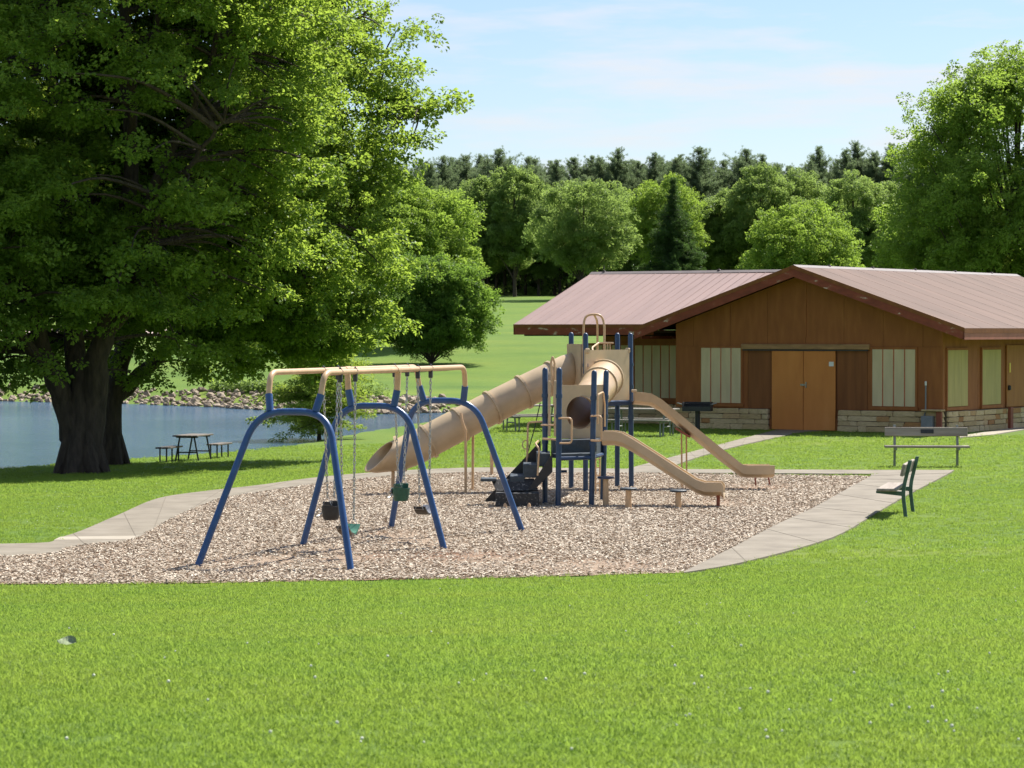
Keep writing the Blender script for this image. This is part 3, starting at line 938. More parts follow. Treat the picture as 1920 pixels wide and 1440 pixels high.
# ridge caps and the small rods along them
MB().prism([(-.16, 0, ZR - .05), (0, 0, ZR + .025), (.16, 0, ZR - .05), (0, 0, ZR + .005)], (0, YB - YF + .02, 0)).build("ridge_cap", M['ridge'], pav).location = (0, YF - .01, 0)
MB().prism([(0, -.16, ZR - .06), (0, 0, ZR + .018), (0, .16, ZR - .06), (0, 0, ZR - .002)], (abs(WXL) + .02, 0, 0)).build("ridge_cap", M['ridge'], pav).location = (WXL - .02, WYR, 0)
def rod(x, y, z, h=.22):
    MB().tube([(x, y, z), (x, y, z + h)], .011, 6).box((x, y, z + .02), (.09, .09, .05), bev=.01).build("lightning_rod", M['ridge'], pav)
rod(WXL + .45, WYR, ZR); rod(-5.2, WYR, ZR, .08)
for y in (1.5, 4.4, 7.4, 10.4, 13.3): rod(0, y, ZR + .01, .06)
# barge boards, fascias, soffits
def slope_board(x0, x1, y, mat, h=.27, th=.05, drop=.05, name="barge_board"):
    f = lambda x: zr(x) - drop
    return MB().prism([(x0, y, f(x0)), (x1, y, f(x1)), (x1, y, f(x1) - h), (x0, y, f(x0) - h)], (0, th, 0)).build(name, M[mat], pav)
slope_board(-HE, 0, YF, 'fascia'); slope_board(0, HE, YF, 'fascia')
slope_board(-HE, 0, YB - .05, 'fascia'); slope_board(0, HE, YB - .05, 'fascia')
# dark metal edge trim above the barge boards
for sgn in (-1, 1):
    MB().prism([(0, YF - .012, ZR + .012), (sgn * (HE + .01), YF - .012, ZE + .012), (sgn * (HE + .01), YF - .012, ZE - .10), (0, YF - .012, ZR - .10)], (0, .01, 0)).build("edge_trim", M['soffit'] if False else M['panel_dark'], pav)
MB().box((HE - .02, (YF + YB) / 2, ZE - .055 - .13), (.04, YB - YF, .26)).build("fascia", M['fascia_sunlit'], pav)
MB().box((HE + .006, (YF + YB) / 2, ZE - .07), (.01, YB - YF, .13)).build("edge_trim", M['panel_dark'], pav)
MB().box((-HE + .02, (YF + 0) / 2 + 3, ZE - .055 - .13), (.04, 6, .26)).build("fascia", M['fascia'], pav)
MB().box(((WXL + vx) / 2, WEY + .02, zwe - .055 - .13), (vx - WXL, .04, .26)).build("fascia", M['fascia'], pav)
MB().box(((WXL + vx) / 2, WEY - .006, zwe - .05), (vx - WXL, .01, .10)).build("edge_trim", M['panel_dark'], pav)
MB().prism([(WXL, WEY, zwe - .05), (WXL, WYR, ZR - .06), (WXL, YWB, zwe - .05), (WXL, YWB, zwe - .3), (WXL, WYR, ZR - .31), (WXL, WEY, zwe - .3)], (.04, 0, 0)).build("barge_board", M['fascia'], pav)
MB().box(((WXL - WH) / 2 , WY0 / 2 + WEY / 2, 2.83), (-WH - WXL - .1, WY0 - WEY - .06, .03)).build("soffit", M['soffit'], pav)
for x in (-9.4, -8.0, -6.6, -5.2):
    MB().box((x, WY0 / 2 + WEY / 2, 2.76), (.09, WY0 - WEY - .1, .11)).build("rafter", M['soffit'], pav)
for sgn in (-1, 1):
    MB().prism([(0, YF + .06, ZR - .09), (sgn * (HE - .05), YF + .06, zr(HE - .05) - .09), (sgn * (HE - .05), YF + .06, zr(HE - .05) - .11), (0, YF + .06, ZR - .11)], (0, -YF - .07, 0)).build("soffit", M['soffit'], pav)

# ------------------------------------------------------------------ swing set
SW_PHI = math.atan2(2.08, 6.5)
SWF = Vector((-2.886, 33.5, 0))
sa = Vector((math.sin(SW_PHI), math.cos(SW_PHI), 0)); sb_ = Vector((math.cos(SW_PHI), -math.sin(SW_PHI), 0))
SWL = 6.82
def sw(s, b, z):
    return sa * s + sb_ * b + Vector((0, 0, z))
swing_set = empty("swing_set", SWF)
tag(swing_set, "three-frame swing set with blue arched legs and twin tan top beams", "swing set")
ZC, ZB, BB = 1.89, 2.37, 0.36
LEAN = {0: 0.62, 1: 0.0, 2: -0.55}
tops = {}
for k in range(3):
    s0 = SWL * k / 2
    ln = LEAN[k]
    L = lambda b, z: sw(s0 + ln * z / ZC, b, z)
    leg = round_path([L(-1.02, -.06), L(-.47, ZC), L(.47, ZC), L(1.02, -.06)], .36, 8)
    half = len(leg) // 2
    fr = MB().tube(leg, .043, 12).build("leg_arch", M['blue'], swing_set, True)
    for sg in (-1, 1):
        MB().tube([L(sg * .30, ZC), L(sg * .345, 2.10)], .047, 12).build("riser", M['blue'], swing_set, True)
        if k == 1:
            MB().tube([L(sg * .345, 2.10), L(sg * .36, ZB)], .041, 12).build("riser_top", M['tan_tube'], swing_set, True)
        tops[(k, sg)] = (L(sg * .345, 2.10), s0 + ln * ZB / ZC)
for sg in (-1, 1):
    p0, s0 = tops[(0, sg)]; p2, s2 = tops[(2, sg)]
    pth = round_path([p0, sw(s0, sg * BB, ZB), sw(s2, sg * BB, ZB), p2], .17, 7)
    MB().tube(pth, .037, 12).build("top_beam", M['tan_tube'], swing_set, True)
    MB().tube([sw(SWL / 2 - .09, sg * BB, ZB), sw(SWL / 2 + .09, sg * BB, ZB)], .043, 12).build("sleeve", M['tan_tube'], swing_set, True)
def chain_links(mb, p, q, pitch=.052):
    p, q = Vector(p), Vector(q)
    d = q - p; n = max(2, int(d.length / pitch)); t = d.normalized()
    a = t.orthogonal().normalized(); b = t.cross(a)
    for i in range(n):
        c = p + d * ((i + .5) / n)
        side = a if i % 2 else b
        l_ = pitch * .72; w = .016
        ring = []
        for j in range(6):
            q_ = 2 * math.pi * j / 6
            ring.append(c + t * math.cos(q_) * l_ + side * math.sin(q_) * w)
        mb.tube(ring, .0062, 4, closed=True)
    return mb
SWINGS = [  # axis position, beam side, kind, seat base height, label
    (2.81, -1, 'bucket', .37, 'black_rubber', "black bucket toddler swing hanging on chains"),
    (1.57, 1, 'belt', .33, None, "belt swing with one faded green end and one brown end"),
    (5.49, -1, 'bucket', .46, 'green_rubber', "green bucket toddler swing hanging on chains"),
    (4.44, 1, 'belt', .40, None, "dark belt swing with a worn grey side"),
]
for si, (s, sg, kind, zb, mt, lab) in enumerate(SWINGS):
    o0 = SWF + sw(s, sg * BB, 0)
    root = empty("swing", o0, -SW_PHI)
    tag(root, lab, "swing", "swings on the blue swing set")
    # local: y along the beam, x across
    for sy in (-.26, .26):
        MB().box((0, sy, ZB - .055), (.055, .045, .15), bev=.008).tube([(-.03, sy, ZB), (.0, sy, ZB + .05), (.03, sy, ZB)], .016, 6).build("hanger", M['clamp'], root)
    hw = .20 if kind == 'belt' else .118
    zt = zb + (.17 if kind == 'belt' else .34)
    for sy in (-1, 1):
        tp, bt = Vector((0, sy * .26, ZB - .12)), Vector((0, sy * hw, zt))
        ch = chain_links(MB(), tp, bt).build("chain", M['steel'], root)
        mid = [Vector((0, sy * hw, zt + .02)), Vector((.06, sy * (hw + .01), zt - .1)), Vector((-.06, sy * (hw + .01), zt - .1))]
        MB().tube(mid, .006, 5, closed=True).build("triangle_link", M['steel'], root)
    if kind == 'belt':
        for half in (-1, 1):
            mb = MB(); rings = []
            for i in range(8):
                t = i / 7 * half
                y = hw * t; z = zb + .10 * t * t
                th = .012
                rings.append([(-.085, y, z - th), (.085, y, z - th), (.085, y, z + th), (-.085, y, z + th)])
            mb.rings([[Vector(p) for p in r_] for r_ in rings])
            mb.f.append((0, 1, 2, 3)); mb.f.append((28, 29, 30, 31))
            m_ = ('belt_green' if half > 0 else 'belt_brown') if si == 1 else ('belt_grey' if half > 0 else 'black_rubber')
            mb.build("belt_seat", M[m_], root, True)
    else:
        n = 20; rings = []
        prof = [(.092, .04), (.105, .07), (.118, .14), (.125, .22)]
        outer = [[Vector((math.cos(q) * r0, math.sin(q) * r0, zb + z0)) for q in [2 * math.pi * j / n for j in range(n)]] for r0, z0 in prof]
        inner = [[Vector((math.cos(q) * (r0 - .018), math.sin(q) * (r0 - .018), zb + z0)) for q in [2 * math.pi * j / n for j in range(n)]] for r0, z0 in prof[::-1]]
        mb = MB().rings(outer + inner)
        mb.add([Vector((math.cos(2 * math.pi * j / n) * .092, math.sin(2 * math.pi * j / n) * .092, zb + .04)) for j in range(n)], [tuple(range(n))])
        # high back and front bars of the bucket
        mb.box((0, .114, zb + .24), (.14, .018, .09), bev=.008).box((0, -.114, zb + .24), (.14, .018, .09), bev=.008)
        mb.build("bucket_seat", M[mt], root, True)
        MB().tube(round_path([(-.11, -.14, zb + .18), (-.20, -.08, zb + .08), (-.20, .08, zb + .08), (-.11, .14, zb + .18)], .06), .012, 6).build("bar", M['steel'], root)
        if mt == 'green_rubber':
            MB().tube([(-.122, -.02, zb + .18), (-.132, -.02, zb + .18)], .045, 14).build("badge", M['belt_grey'], root)

# ------------------------------------------------------------------ play structure
ps0 = G(1105, 940)
play = empty("play_structure", ps0)
tag(play, "tan and navy playground climber with tube slide and two open slides", "play structure")
def pb(mb, name, mat, smooth=False, parent=None):
    """build with vertices in world coordinates under the play structure"""
    o = mb.build(name, M[mat], None, smooth, origin=ps0)
    o.location = (0, 0, 0); o.parent = parent or play
    return o
def post(px, top, foot, name="post", tilt=0.0):
    p = G(px, foot); d = p.y
    zt = CAM_H - (top - HOR) * d / F_PX
    q = Vector((p.x + tilt, d, zt))
    base = Vector((p.x, d, -.05))
    o = pb(MB().tube([base, q - Vector((0, 0, .05)), q - Vector((0, 0, .015)), q], [.046, .046, .036, .012], 12), name, 'navy', True)
    for zc in (.47, .66, .8):
        if zc * zt > .6:
            c = base.lerp(q, zc)
            pb(MB().tube([c - Vector((0, 0, .03)), c + Vector((0, 0, .03))], .056, 12), "collar", 'navy', True, o)
    return p, zt
P = {}
for k, px, top, foot, tl in (('P1', 1022, 689, 947, 0), ('P2', 1046.5, 689, 952, .02), ('P3', 1109, 694, 950, .045), ('P4', 1130, 694, 941, .06),
                             ('Q1', 1071, 623, 918, 0), ('Q2', 1098, 624, 923, 0), ('Q3', 1157.5, 624, 914, 0), ('Q4', 1184, 624, 916, -.02)):
    P[k] = post(px, top, foot, tilt=tl)
def quad_deck(keys, z, th, name, mat, grow=.0):
    pts = [Vector((P[k][0].x, P[k][0].y, z)) for k in keys]
    c = sum(pts, Vector()) / 4
    pts = [c + (p - c) * (1 + grow) for p in pts]
    return pb(MB().prism(pts, (0, 0, -th)), name, mat)
# lower deck: front half and a raised rear half
A1, A2, A3, A4 = (P[k][0] for k in ('P1', 'P2', 'P3', 'P4'))
mid1, mid4 = A2.lerp(A1, .5), A3.lerp(A4, .45)
pb(MB().prism([Vector((p.x, p.y, .87)) for p in (A2, A3, mid4, mid1)], (0, 0, -.07)), "deck", 'dark_vinyl')
pb(MB().prism([Vector((p.x, p.y, 1.08)) for p in (mid1 + Vector((.02, .02, 0)), mid4, A4 + Vector((0, .1, 0)), A1 + Vector((.1, .1, 0)))], (0, 0, -.27)), "deck", 'dark_vinyl')
pb(MB().tube([A2 + Vector((0, 0, .80)), A3 + Vector((0, 0, .80))], .035, 8), "deck_beam", 'navy')
pb(MB().tube([A3 + Vector((0, 0, .80)), A4 + Vector((0, 0, .80))], .035, 8), "deck_beam", 'navy')
quad_deck(('Q2', 'Q4', 'Q3', 'Q1'), 1.60, .08, "deck", 'navy', .04)

def holed_panel(p0, p1, z0, z1, c, r, th, name):
    """upright panel from p0 to p1 (xy) with a round hole at parameter/centre c"""
    p0, p1 = Vector(p0), Vector(p1)
    ax = (p1 - p0); L = ax.length; ax.normalize()
    nrm = Vector((ax.y, -ax.x, 0))
    n = 32
    cu, cz = c
    ring, outer = [], []
    for j in range(n):
        q = 2 * math.pi * (j + .5) / n
        dx, dz = math.cos(q), math.sin(q)
        ring.append((cu + dx * r, cz + dz * r))
        ts = []
        if dx > 1e-6: ts.append((L - cu) / dx)
        if dx < -1e-6: ts.append((0 - cu) / dx)
        if dz > 1e-6: ts.append((z1 - cz) / dz)
        if dz < -1e-6: ts.append((z0 - cz) / dz)
        t = min(ts)
        outer.append([cu + dx * t, cz + dz * t])
    for (a, b) in ((0, z0), (0, z1), (L, z0), (L, z1)):
        k = min(range(n), key=lambda j: (outer[j][0] - a) ** 2 + (outer[j][1] - b) ** 2)
        outer[k] = [a, b]
    to3 = lambda u, z, off: p0 + ax * u + nrm * off + Vector((0, 0, z))
    mb = MB()
    R1 = [to3(u, z, 0) for u, z in ring]; O1 = [to3(u, z, 0) for u, z in outer]
    R2 = [to3(u, z, -th) for u, z in ring]; O2 = [to3(u, z, -th) for u, z in outer]
    mb.rings([R1, O1, O2, R2, R1])
    return mb
def xy(px, d): return Vector(((px - 960) * d / F_PX, d, 0))
def zz(py, d): return CAM_H - (py - HOR) * d / F_PX
# lower panel with the tunnel mouth
pl0, pl1 = xy(1047, 46.2), xy(1136, 46.7)
ax = (pl1 - pl0)
hc = xy(1086, 46.45); hu = (hc - pl0).length
zlc = zz(774, 46.45)
pb(holed_panel(pl0, pl1, zz(822, 46.4), zz(722, 46.4), (hu, zlc), .275, .035, "panel"), "panel", 'plastic')
# upper panel with the tunnel's other end
pu0, pu1 = xy(1098, 49.35), xy(1180, 50.5)
uc = pu0.lerp(pu1, .43); zuc = zz(709, 49.8)
pb(holed_panel(pu0, pu1, 1.62, zz(656, 49.9), ((uc - pu0).length, zuc), .33, .035, "panel"), "panel", 'plastic')
pb(MB().box((pu0.lerp(pu1, .0).x + .03, pu0.y, 2.52), (.09, .05, .10), bev=.02).box((pu1.x - .03, pu1.y, 2.52), (.09, .05, .10), bev=.02), "panel_ear", 'plastic')
# crawl tunnel between both
def swept(mb, cs, rs, n=28, tilt_end=None):
    rings = []
    k = len(cs)
    for i, c in enumerate(cs):
        t = (cs[min(i + 1, k - 1)] - cs[max(i - 1, 0)]).normalized()
        sd = t.cross(Vector((0, 0, 1))).normalized(); up = sd.cross(t).normalized()
        rings.append([c + sd * math.cos(2 * math.pi * j / n) * rs[i] + up * math.sin(2 * math.pi * j / n) * rs[i] for j in range(n)])
    mb.rings(rings)
    return rings
c_up = Vector((uc.x, uc.y - .02, zuc)); c_lo = Vector((hc.x, hc.y + .03, zlc))
cs = bez(c_up, c_up + Vector((-.05, -.7, -.02)), c_lo + Vector((.12, .9, .12)), c_lo, 12)
mb = MB(); swept(mb, cs, [.325] * 4 + [.315, .305] + [.295] * 7)
tun = pb(mb, "crawl_tunnel", 'plastic_thin', True)
tun.modifiers.new("wall", 'SOLIDIFY').thickness = .016
def flange(c, t, r, parent, w=.022, h=.03, mat='plastic'):
    t = t.normalized()
    sd = t.cross(Vector((0, 0, 1))).normalized(); up = sd.cross(t).normalized()
    n = 28
    ring = lambda rad, off: [c + t * off + sd * math.cos(2 * math.pi * j / n) * rad + up * math.sin(2 * math.pi * j / n) * rad for j in range(n)]
    R_ = [ring(r, -w), ring(r + h, -w), ring(r + h, w), ring(r, w)]
    return pb(MB().rings(R_ + [R_[0]]), "flange", mat, False, parent)
flange(cs[1], cs[1] - cs[2], .325, tun); flange(cs[4], cs[4] - cs[5], .312, tun)

# tube slide
tp = [(1081, 690, 50.1), (1062, 696, 50.0), (1038, 708, 49.9), (998, 727, 49.7), (937, 757, 49.5), (877, 788, 49.3), (820, 818, 49.1), (778, 841, 49.0)]
cs = [W(*t) for t in tp]
n = 30
rings = []
for i, c in enumerate(cs):
    t = (cs[min(i + 1, len(cs) - 1)] - cs[max(i - 1, 0)]).normalized()
    if i == 0: t = Vector((-1, 0, -.15)).normalized()
    sd = t.cross(Vector((0, 0, 1))).normalized(); up = sd.cross(t).normalized()
    rings.append([c + sd * math.cos(2 * math.pi * j / n) * .295 + up * math.sin(2 * math.pi * j / n) * .295 for j in range(n)])
# flared mouth: the last rings lean so the lower lip reaches forward
def lean_ring(top, bot, d, rside, skew):
    a, b = W(*top, d), W(*bot, d)
    c = (a + b) / 2; up = (a - b) / 2
    sd = Vector((-skew, 1, 0))
    return [c + sd * math.cos(2 * math.pi * j / n) * rside + up * math.sin(2 * math.pi * j / n) for j in range(n)]
rings.append(lean_ring((758, 815), (757, 882), 48.95, .30, .12))
rings.append(lean_ring((741, 824), (706, 887), 48.85, .31, .30))
rings.append(lean_ring((733, 828), (686, 885), 48.8, .315, .40))
# make the start index agree between the rings (sd of swept rings points along +y already or -y)
if (rings[0][0] - cs[0]).dot(Vector((0, 1, 0))) < 0:
    rings = [[r_[(n // 2 - j) % n] for j in range(n)] if i < len(cs) else r_ for i, r_ in enumerate(rings)]
ts_ = pb(MB().rings(rings), "tube_slide", 'plastic', True)
so = ts_.modifiers.new("wall", 'SOLIDIFY'); so.thickness = .018
for fx in (1038, 982, 923, 862, 803, 745):
    # centre on the polyline at this column
    for i in range(len(tp) - 1):
        if tp[i][0] >= fx >= tp[i + 1][0]:
            u = (tp[i][0] - fx) / (tp[i][0] - tp[i + 1][0]); c = cs[i].lerp(cs[i + 1], u)
            flange(c, cs[i + 1] - cs[i], .296, ts_); break
    else:
        flange(W(750, 851, 48.95), Vector((-.93, 0, -.30)), .30, ts_)
# entry panel of the tube slide, legs under it, foot at the mouth
ql0, ql1 = P['Q1'][0], P['Q2'][0]
pe0 = xy(1066, 50.3); pe1 = xy(1092, 49.5)
pb(MB().prism([Vector((pe0.x, pe0.y, 1.6)), Vector((pe1.x, pe1.y, 1.6)), Vector((pe1.x, pe1.y, zz(645, 49.6))), Vector((pe0.x, pe0.y, zz(645, 49.9)))], (-.03, -.02, 0)), "panel", 'plastic')
for a, b, da in (((873, 806), (873, 929), 48.7), ((887, 804), (886, 925), 49.6)):
    pb(MB().tube([W(a[0], a[1], da), xy(b[0], da) + Vector((0, 0, -.05))], .024, 8), "support_leg", 'tan_tube', True, ts_)
pb(MB().tube(round_path([W(864, 775, 48.75), W(866, 790, 48.7), W(873, 808, 48.7)], .1), .024, 8), "support_leg", 'tan_tube', True, ts_)
pb(MB().tube([W(737, 884, 48.9), xy(736, 48.9) + Vector((0, 0, -.05))], .032, 8), "support_leg", 'tan_tube', True, ts_)

# open slides: U-shaped chutes swept along a profile
def chute(prof, width, wall, bed, axis_dir, name):
    """prof: points of the near rail's top line; width vector goes to the far rail"""
    wv = Vector(axis_dir).normalized()
    rings = []
    for p in prof:
        p = Vector(p); q = p + wv * width
        c0 = p; th = .03
        sec = [p, p + Vector((0, 0, -wall)), p.lerp(q, .12) + Vector((0, 0, -wall - bed * .55)), p.lerp(q, .5) + Vector((0, 0, -wall - bed)), p.lerp(q, .88) + Vector((0, 0, -wall - bed * .55)), q + Vector((0, 0, -wall)), q,
               q - wv * th * 1.4, q - wv * th + Vector((0, 0, -wall * .9)), p.lerp(q, .85) + Vector((0, 0, -wall * .95)), p.lerp(q, .5) + Vector((0, 0, -wall * 1.0 - bed * .3)), p.lerp(q, .15) + Vector((0, 0, -wall * .95)), p + wv * th + Vector((0, 0, -wall * .9)), p + wv * th * 1.4]
        rings.append(sec)
    m_ = len(rings[0])
    mb = MB().rings(rings)
    mb.f.append(tuple(range(m_))); mb.f.append(tuple(range(len(mb.v) - m_, len(mb.v))))
    return pb(mb, name, 'plastic', True)
lo = [W(1128, 809, 45.55), W(1150, 809, 45.5), W(1166, 812, 45.46), W(1186, 823, 45.4), W(1230, 851, 45.25), W(1270, 877, 45.1), W(1306, 900, 44.98), W(1322, 905, 44.92), W(1340, 905, 44.86), W(1352, 905, 44.82), W(1357, 912, 44.80)]
s1 = chute(lo, .50, .15, .09, (.12, .99, 0), "slide")
s1["label"] = "shorter slide leaving the lower deck"
hi = [W(1190, 735, 50.3), W(1222, 738, 50.25), W(1240, 748, 50.2), W(1300, 797, 50.05), W(1350, 838, 49.9), W(1393, 871, 49.8), W(1402, 873, 49.78), W(1430, 873, 49.72), W(1453, 873, 49.7)]
s2 = chute(hi, .50, .16, .07, (-.10, .99, 0), "slide")
s2["label"] = "longer slide leaving the upper deck"
pb(MB().tube([W(1347, 926, 45.0), xy(1347, 45.0) + Vector((0, 0, -.04))], .03, 8), "support_leg", 'red_post', True, s1)
for a, b, d in (((1416, 893), (1418, 912), 50.0), ((1441, 893), (1445, 912), 50.0)):
    p = G(*b); pb(MB().tube([W(*a, p.y + .05), p + Vector((0, 0, -.04))], .017, 6), "support_leg", 'red_post', True, s2)
for a in (1278, 1287):
    pb(MB().tube([W(a, 812, 50.4), xy(a + 1, 50.5) + Vector((0, 0, -.04))], .017, 6), "support_leg", 'tan_tube', True, s2)
pb(MB().box(W(1280, 811, 50.2), (.3, .3, .04), (0, .55, 0)), "bracket", 'red_post', False, s2)
pb(MB().box(W(1189, 733, 50.3), (.10, .12, .05), bev=.01), "bracket", 'plastic', False, s2)

# stair of the lower deck with side boards, box step and worn face
def board(pts, d, th):
    return MB().prism([W(x, y, d) for x, y in pts], (0, th, 0))
pb(board([(1014, 826), (1014, 862), (921, 953), (896, 953)], 46.25, .05), "side_board", 'black_rubber')
pb(board([(1036, 850), (1036, 885), (1003, 918), (990, 918)], 45.25, .05), "side_board", 'black_rubber')
for i, (x0, x1, yt) in enumerate(((1006, 1032, 850), (981, 1008, 871), (956, 984, 893))):
    d0 = 45.32
    a, b = W(x0, yt, d0), W(x1, yt, d0)
    hgt = .22
    pb(MB().box(((a.x + b.x) / 2, 45.8, a.z - hgt / 2), (b.x - a.x, .88, hgt), bev=.01), "step", 'dark_vinyl')
def mat_worn():
    return mat_noise("scuffed_black_vinyl", [(0.45, (0.018, 0.018, 0.019)), (0.60, (0.035, 0.035, 0.035)), (0.70, (0.30, 0.29, 0.27))], 26, 0.6, 0.2, 80, detail=8)
M['worn'] = mat_worn()
bx0, bx1, by_ = W(929, 950, 44.95), W(1011, 950, 44.95), 44.95
box_ = pb(MB().box(((bx0.x + bx1.x) / 2, by_ + .25, .125), (bx1.x - bx0.x, .5, .25), bev=.012), "box_step", 'worn')
pb(MB().prism([W(921, 899, 45.40), W(1001, 897, 45.40), W(1009, 919, 45.24), W(931, 921, 45.24)], (0, .06, -.02)), "step_back", 'worn')
pb(MB().box(W(916, 899, 45.5), (.26, .42, .05), bev=.01), "ledge", 'dark_vinyl')
for x in (947, 992):
    p = G(x, 955); pb(MB().tube([p + Vector((0, 0, -.03)), p + Vector((0, 0, .07)), p + Vector((0, 0, .10))], [.028, .028, .012], 8), "foot_bolt", 'tan_tube', True)
# tan handrails, loops, climbers
def rail(pts, r=.016, rad=.06, name="handrail", mat='tan_tube'):
    return pb(MB().tube(round_path(pts, rad), r, 8), name, mat, True)
rail([W(1047, 784, 45.1), W(1072, 784, 45.1), W(1072, 831, 45.1), W(1049, 831, 45.1)])
rail([W(1108, 780, 45.3), W(1128, 780, 45.2), W(1128, 827, 45.2), W(1108, 826, 45.3)])
rail([W(1008, 892, 45.2), W(1011, 842, 45.2), W(1004, 832, 45.3), W(1010, 826, 45.6)], .016, .03)
rail([W(988, 866, 46.2), W(990, 792, 46.2), W(1020, 790, 46.0)])
ring = [W(985 + 5.5 * math.cos(q), 834 + 8 * math.sin(q), 46.2) for q in [2 * math.pi * j / 14 for j in range(14)]]
pb(MB().tube(ring, .010, 6, closed=True), "hand_ring", 'tan_tube', True)
pb(MB().tube([W(1013, 755, 46.4), W(1003, 800, 46.4), W(985, 866, 46.4)], .010, 6), "climbing_rope", 'black_rubber', True)
rail([W(1015, 797, 45.5), W(1040, 797, 45.2)], .016)
rail([W(1018, 823, 45.6), W(1046, 824, 45.2)], .018)
for x, d in ((1030, 45.8), (1041, 45.5)):
    pb(MB().box(W(x, 766, d), (.045, .05, .92), bev=.01), "guard_slat", 'plastic')
rail([W(1036, 722, 46.8), W(1033, 680, 46.8), W(1036, 668, 46.8), W(1040, 680, 46.8), W(1039, 760, 46.8)], .018, .03, "grab_loop")
rail([W(1121, 795, 45.35), W(1121, 740, 45.35), W(1131, 735, 45.6), W(1134, 760, 46.0), W(1134, 800, 46.0)], .016, .05)
for x in (1117, 1125):
    rail([W(x, 836, 48.2), xy(x, 48.2) + Vector((0, 0, -.04))], .013, .01, "ladder_rail")
for i in range(6):
    zl = .22 + i * .14
    rail([xy(1117, 48.2) + Vector((0, 0, zl)), xy(1125, 48.2) + Vector((0, 0, zl))], .009, .01, "ladder_rung")
pb(MB().tube([W(1050, 884, 45.6), W(1063, 884, 45.6)], .022, 8), "foot_peg", 'navy')
# tall arch climber behind the upper deck and its curved rail
rail([W(1094, 720, 51.6), W(1094, 604, 51.6), W(1100, 590, 51.6), W(1126, 589, 51.6), W(1133, 604, 51.6), W(1133, 700, 51.6)], .021, .16, "arch_climber")
rail([W(1114, 590, 51.6), W(1120, 602, 52.0), W(1121, 720, 52.3)], .021, .12, "arch_climber")
rail([W(1112, 660, 50.4), W(1110, 652, 50.6), W(1122, 643, 51.2), W(1150, 643, 51.0)], .017, .08)
for x in (1139, 1144): rail([W(x, 643, 51.0), W(x, 664, 51.0)], .011, .01)
rail([W(1135, 659, 50.8), W(1152, 659, 50.8)], .013, .01)
# spare navy post with talk-tube horn beyond the tube slide
p_ = G(922, 893)
talk = empty("talk_tube_post", p_)
tag(talk, "slim tan talk tube post with a hooked horn behind the tube slide", "talk tube")
o = MB().tube([(0, 0, -.05), (0, 0, .62)], .035, 10).build("pole", M['tan_tube'], talk, True)
MB().tube(round_path([(0, 0, .3), (.06, -.05, .45), (.02, -.05, .62), (-.05, -.02, .78)], .06), [.018] * 14, 8).build("horn", M['tan_tube'], talk, True)

# stepping pods
for i, (px, top, foot, lab) in enumerate(((1136, 894, 951, "tallest tan stepping post with a navy disc top by the climber's corner post"),
                                          (1178.5, 915, 956, "middle-height tan stepping post with a navy disc top"),
                                          (1272, 919, 955, "shortest tan stepping post with a navy disc top beside the lower slide"))):
    p = G(px, foot)
    h = zz(top, p.y)
    t_ = empty("stepping_post", p)
    tag(t_, lab, "stepping post", "stepping posts beside the lower slide")
    MB().tube([(0, 0, -.06), (0, 0, h - .03)], [.052, .046], 12).build("stem", M['tan_tube'], t_, True)
    MB().tube([(0, 0, h - .035), (0, 0, h - .03), (0, 0, h - .004), (0, 0, h + .004)], [.10, .135, .14, .125], 20).build("disc_top", M['dark_vinyl'] if i else M['navy'], t_, True)

def ray_ground(px, py, d0=8.0, d1=160.0, step=.05):
    """first point of the real ground under a pixel"""
    d = np.arange(d0, d1, step); x = (px - 960) * d / F_PX
    z = height(np.column_stack([x, d]))
    i = int(np.argmax(CAM_H - (py - HOR) * d / F_PX <= z))
    return Vector((x[i], d[i], z[i]))

# ------------------------------------------------------------------ benches
def bench(loc, rz, label, metal, plaque):
    """local: bench length along x, sitter faces -y"""
    b = empty("park_bench", loc, rz)
    tag(b, label, "bench")
    L = 1.78
    for sx in (-.66, .66):
        mb = MB()
        up = round_path([(sx, .20, -.05), (sx, .145, .40), (sx, .26, .88)], .15)
        n_ = len(up)
        rg = []
        for i, p in enumerate(up):
            rg.append([p + Vector((-.025, -.028, 0)), p + Vector((.025, -.028, 0)), p + Vector((.025, .028, 0)), p + Vector((-.025, .028, 0))])
        mb.rings(rg); mb.f.append((0, 1, 2, 3)); mb.f.append(tuple(range(len(mb.v) - 4, len(mb.v))))
        mb.build("leg", M[metal], b)
        MB().prism([(sx - .024, .14, .33), (sx - .024, .14, .40), (sx - .024, -.26, .405), (sx - .024, -.26, .37)], (.048, 0, 0)).build("seat_bracket", M[metal], b)
    MB().box((0, -.085, .43), (L, .30, .045), bev=.008).build("seat", M['bench_wood'], b)
    bk = MB().box((0, .165, .735), (L * .98, .05, .19), (R(-13), 0, 0), bev=.008).build("backrest", M['bench_wood'], b)
    if plaque:
        MB().box((.02, .132, .745), (.27, .012, .085), (R(-13), 0, 0)).build("plaque", M['black_iron'], bk)
    return b
p = ray_ground(1697, 965)
e1 = bench((p.x - .12, p.y, hz(p.x, p.y)), R(-103), "weathered park bench on green iron legs, turned sideways beside the walk", 'green_iron', False)
p = G(1755, 881)
e2 = bench((p.x, 58.6, hz(p.x, 58.6)), R(-4), "weathered park bench with a dark plaque on its backrest", 'grey_iron', True)

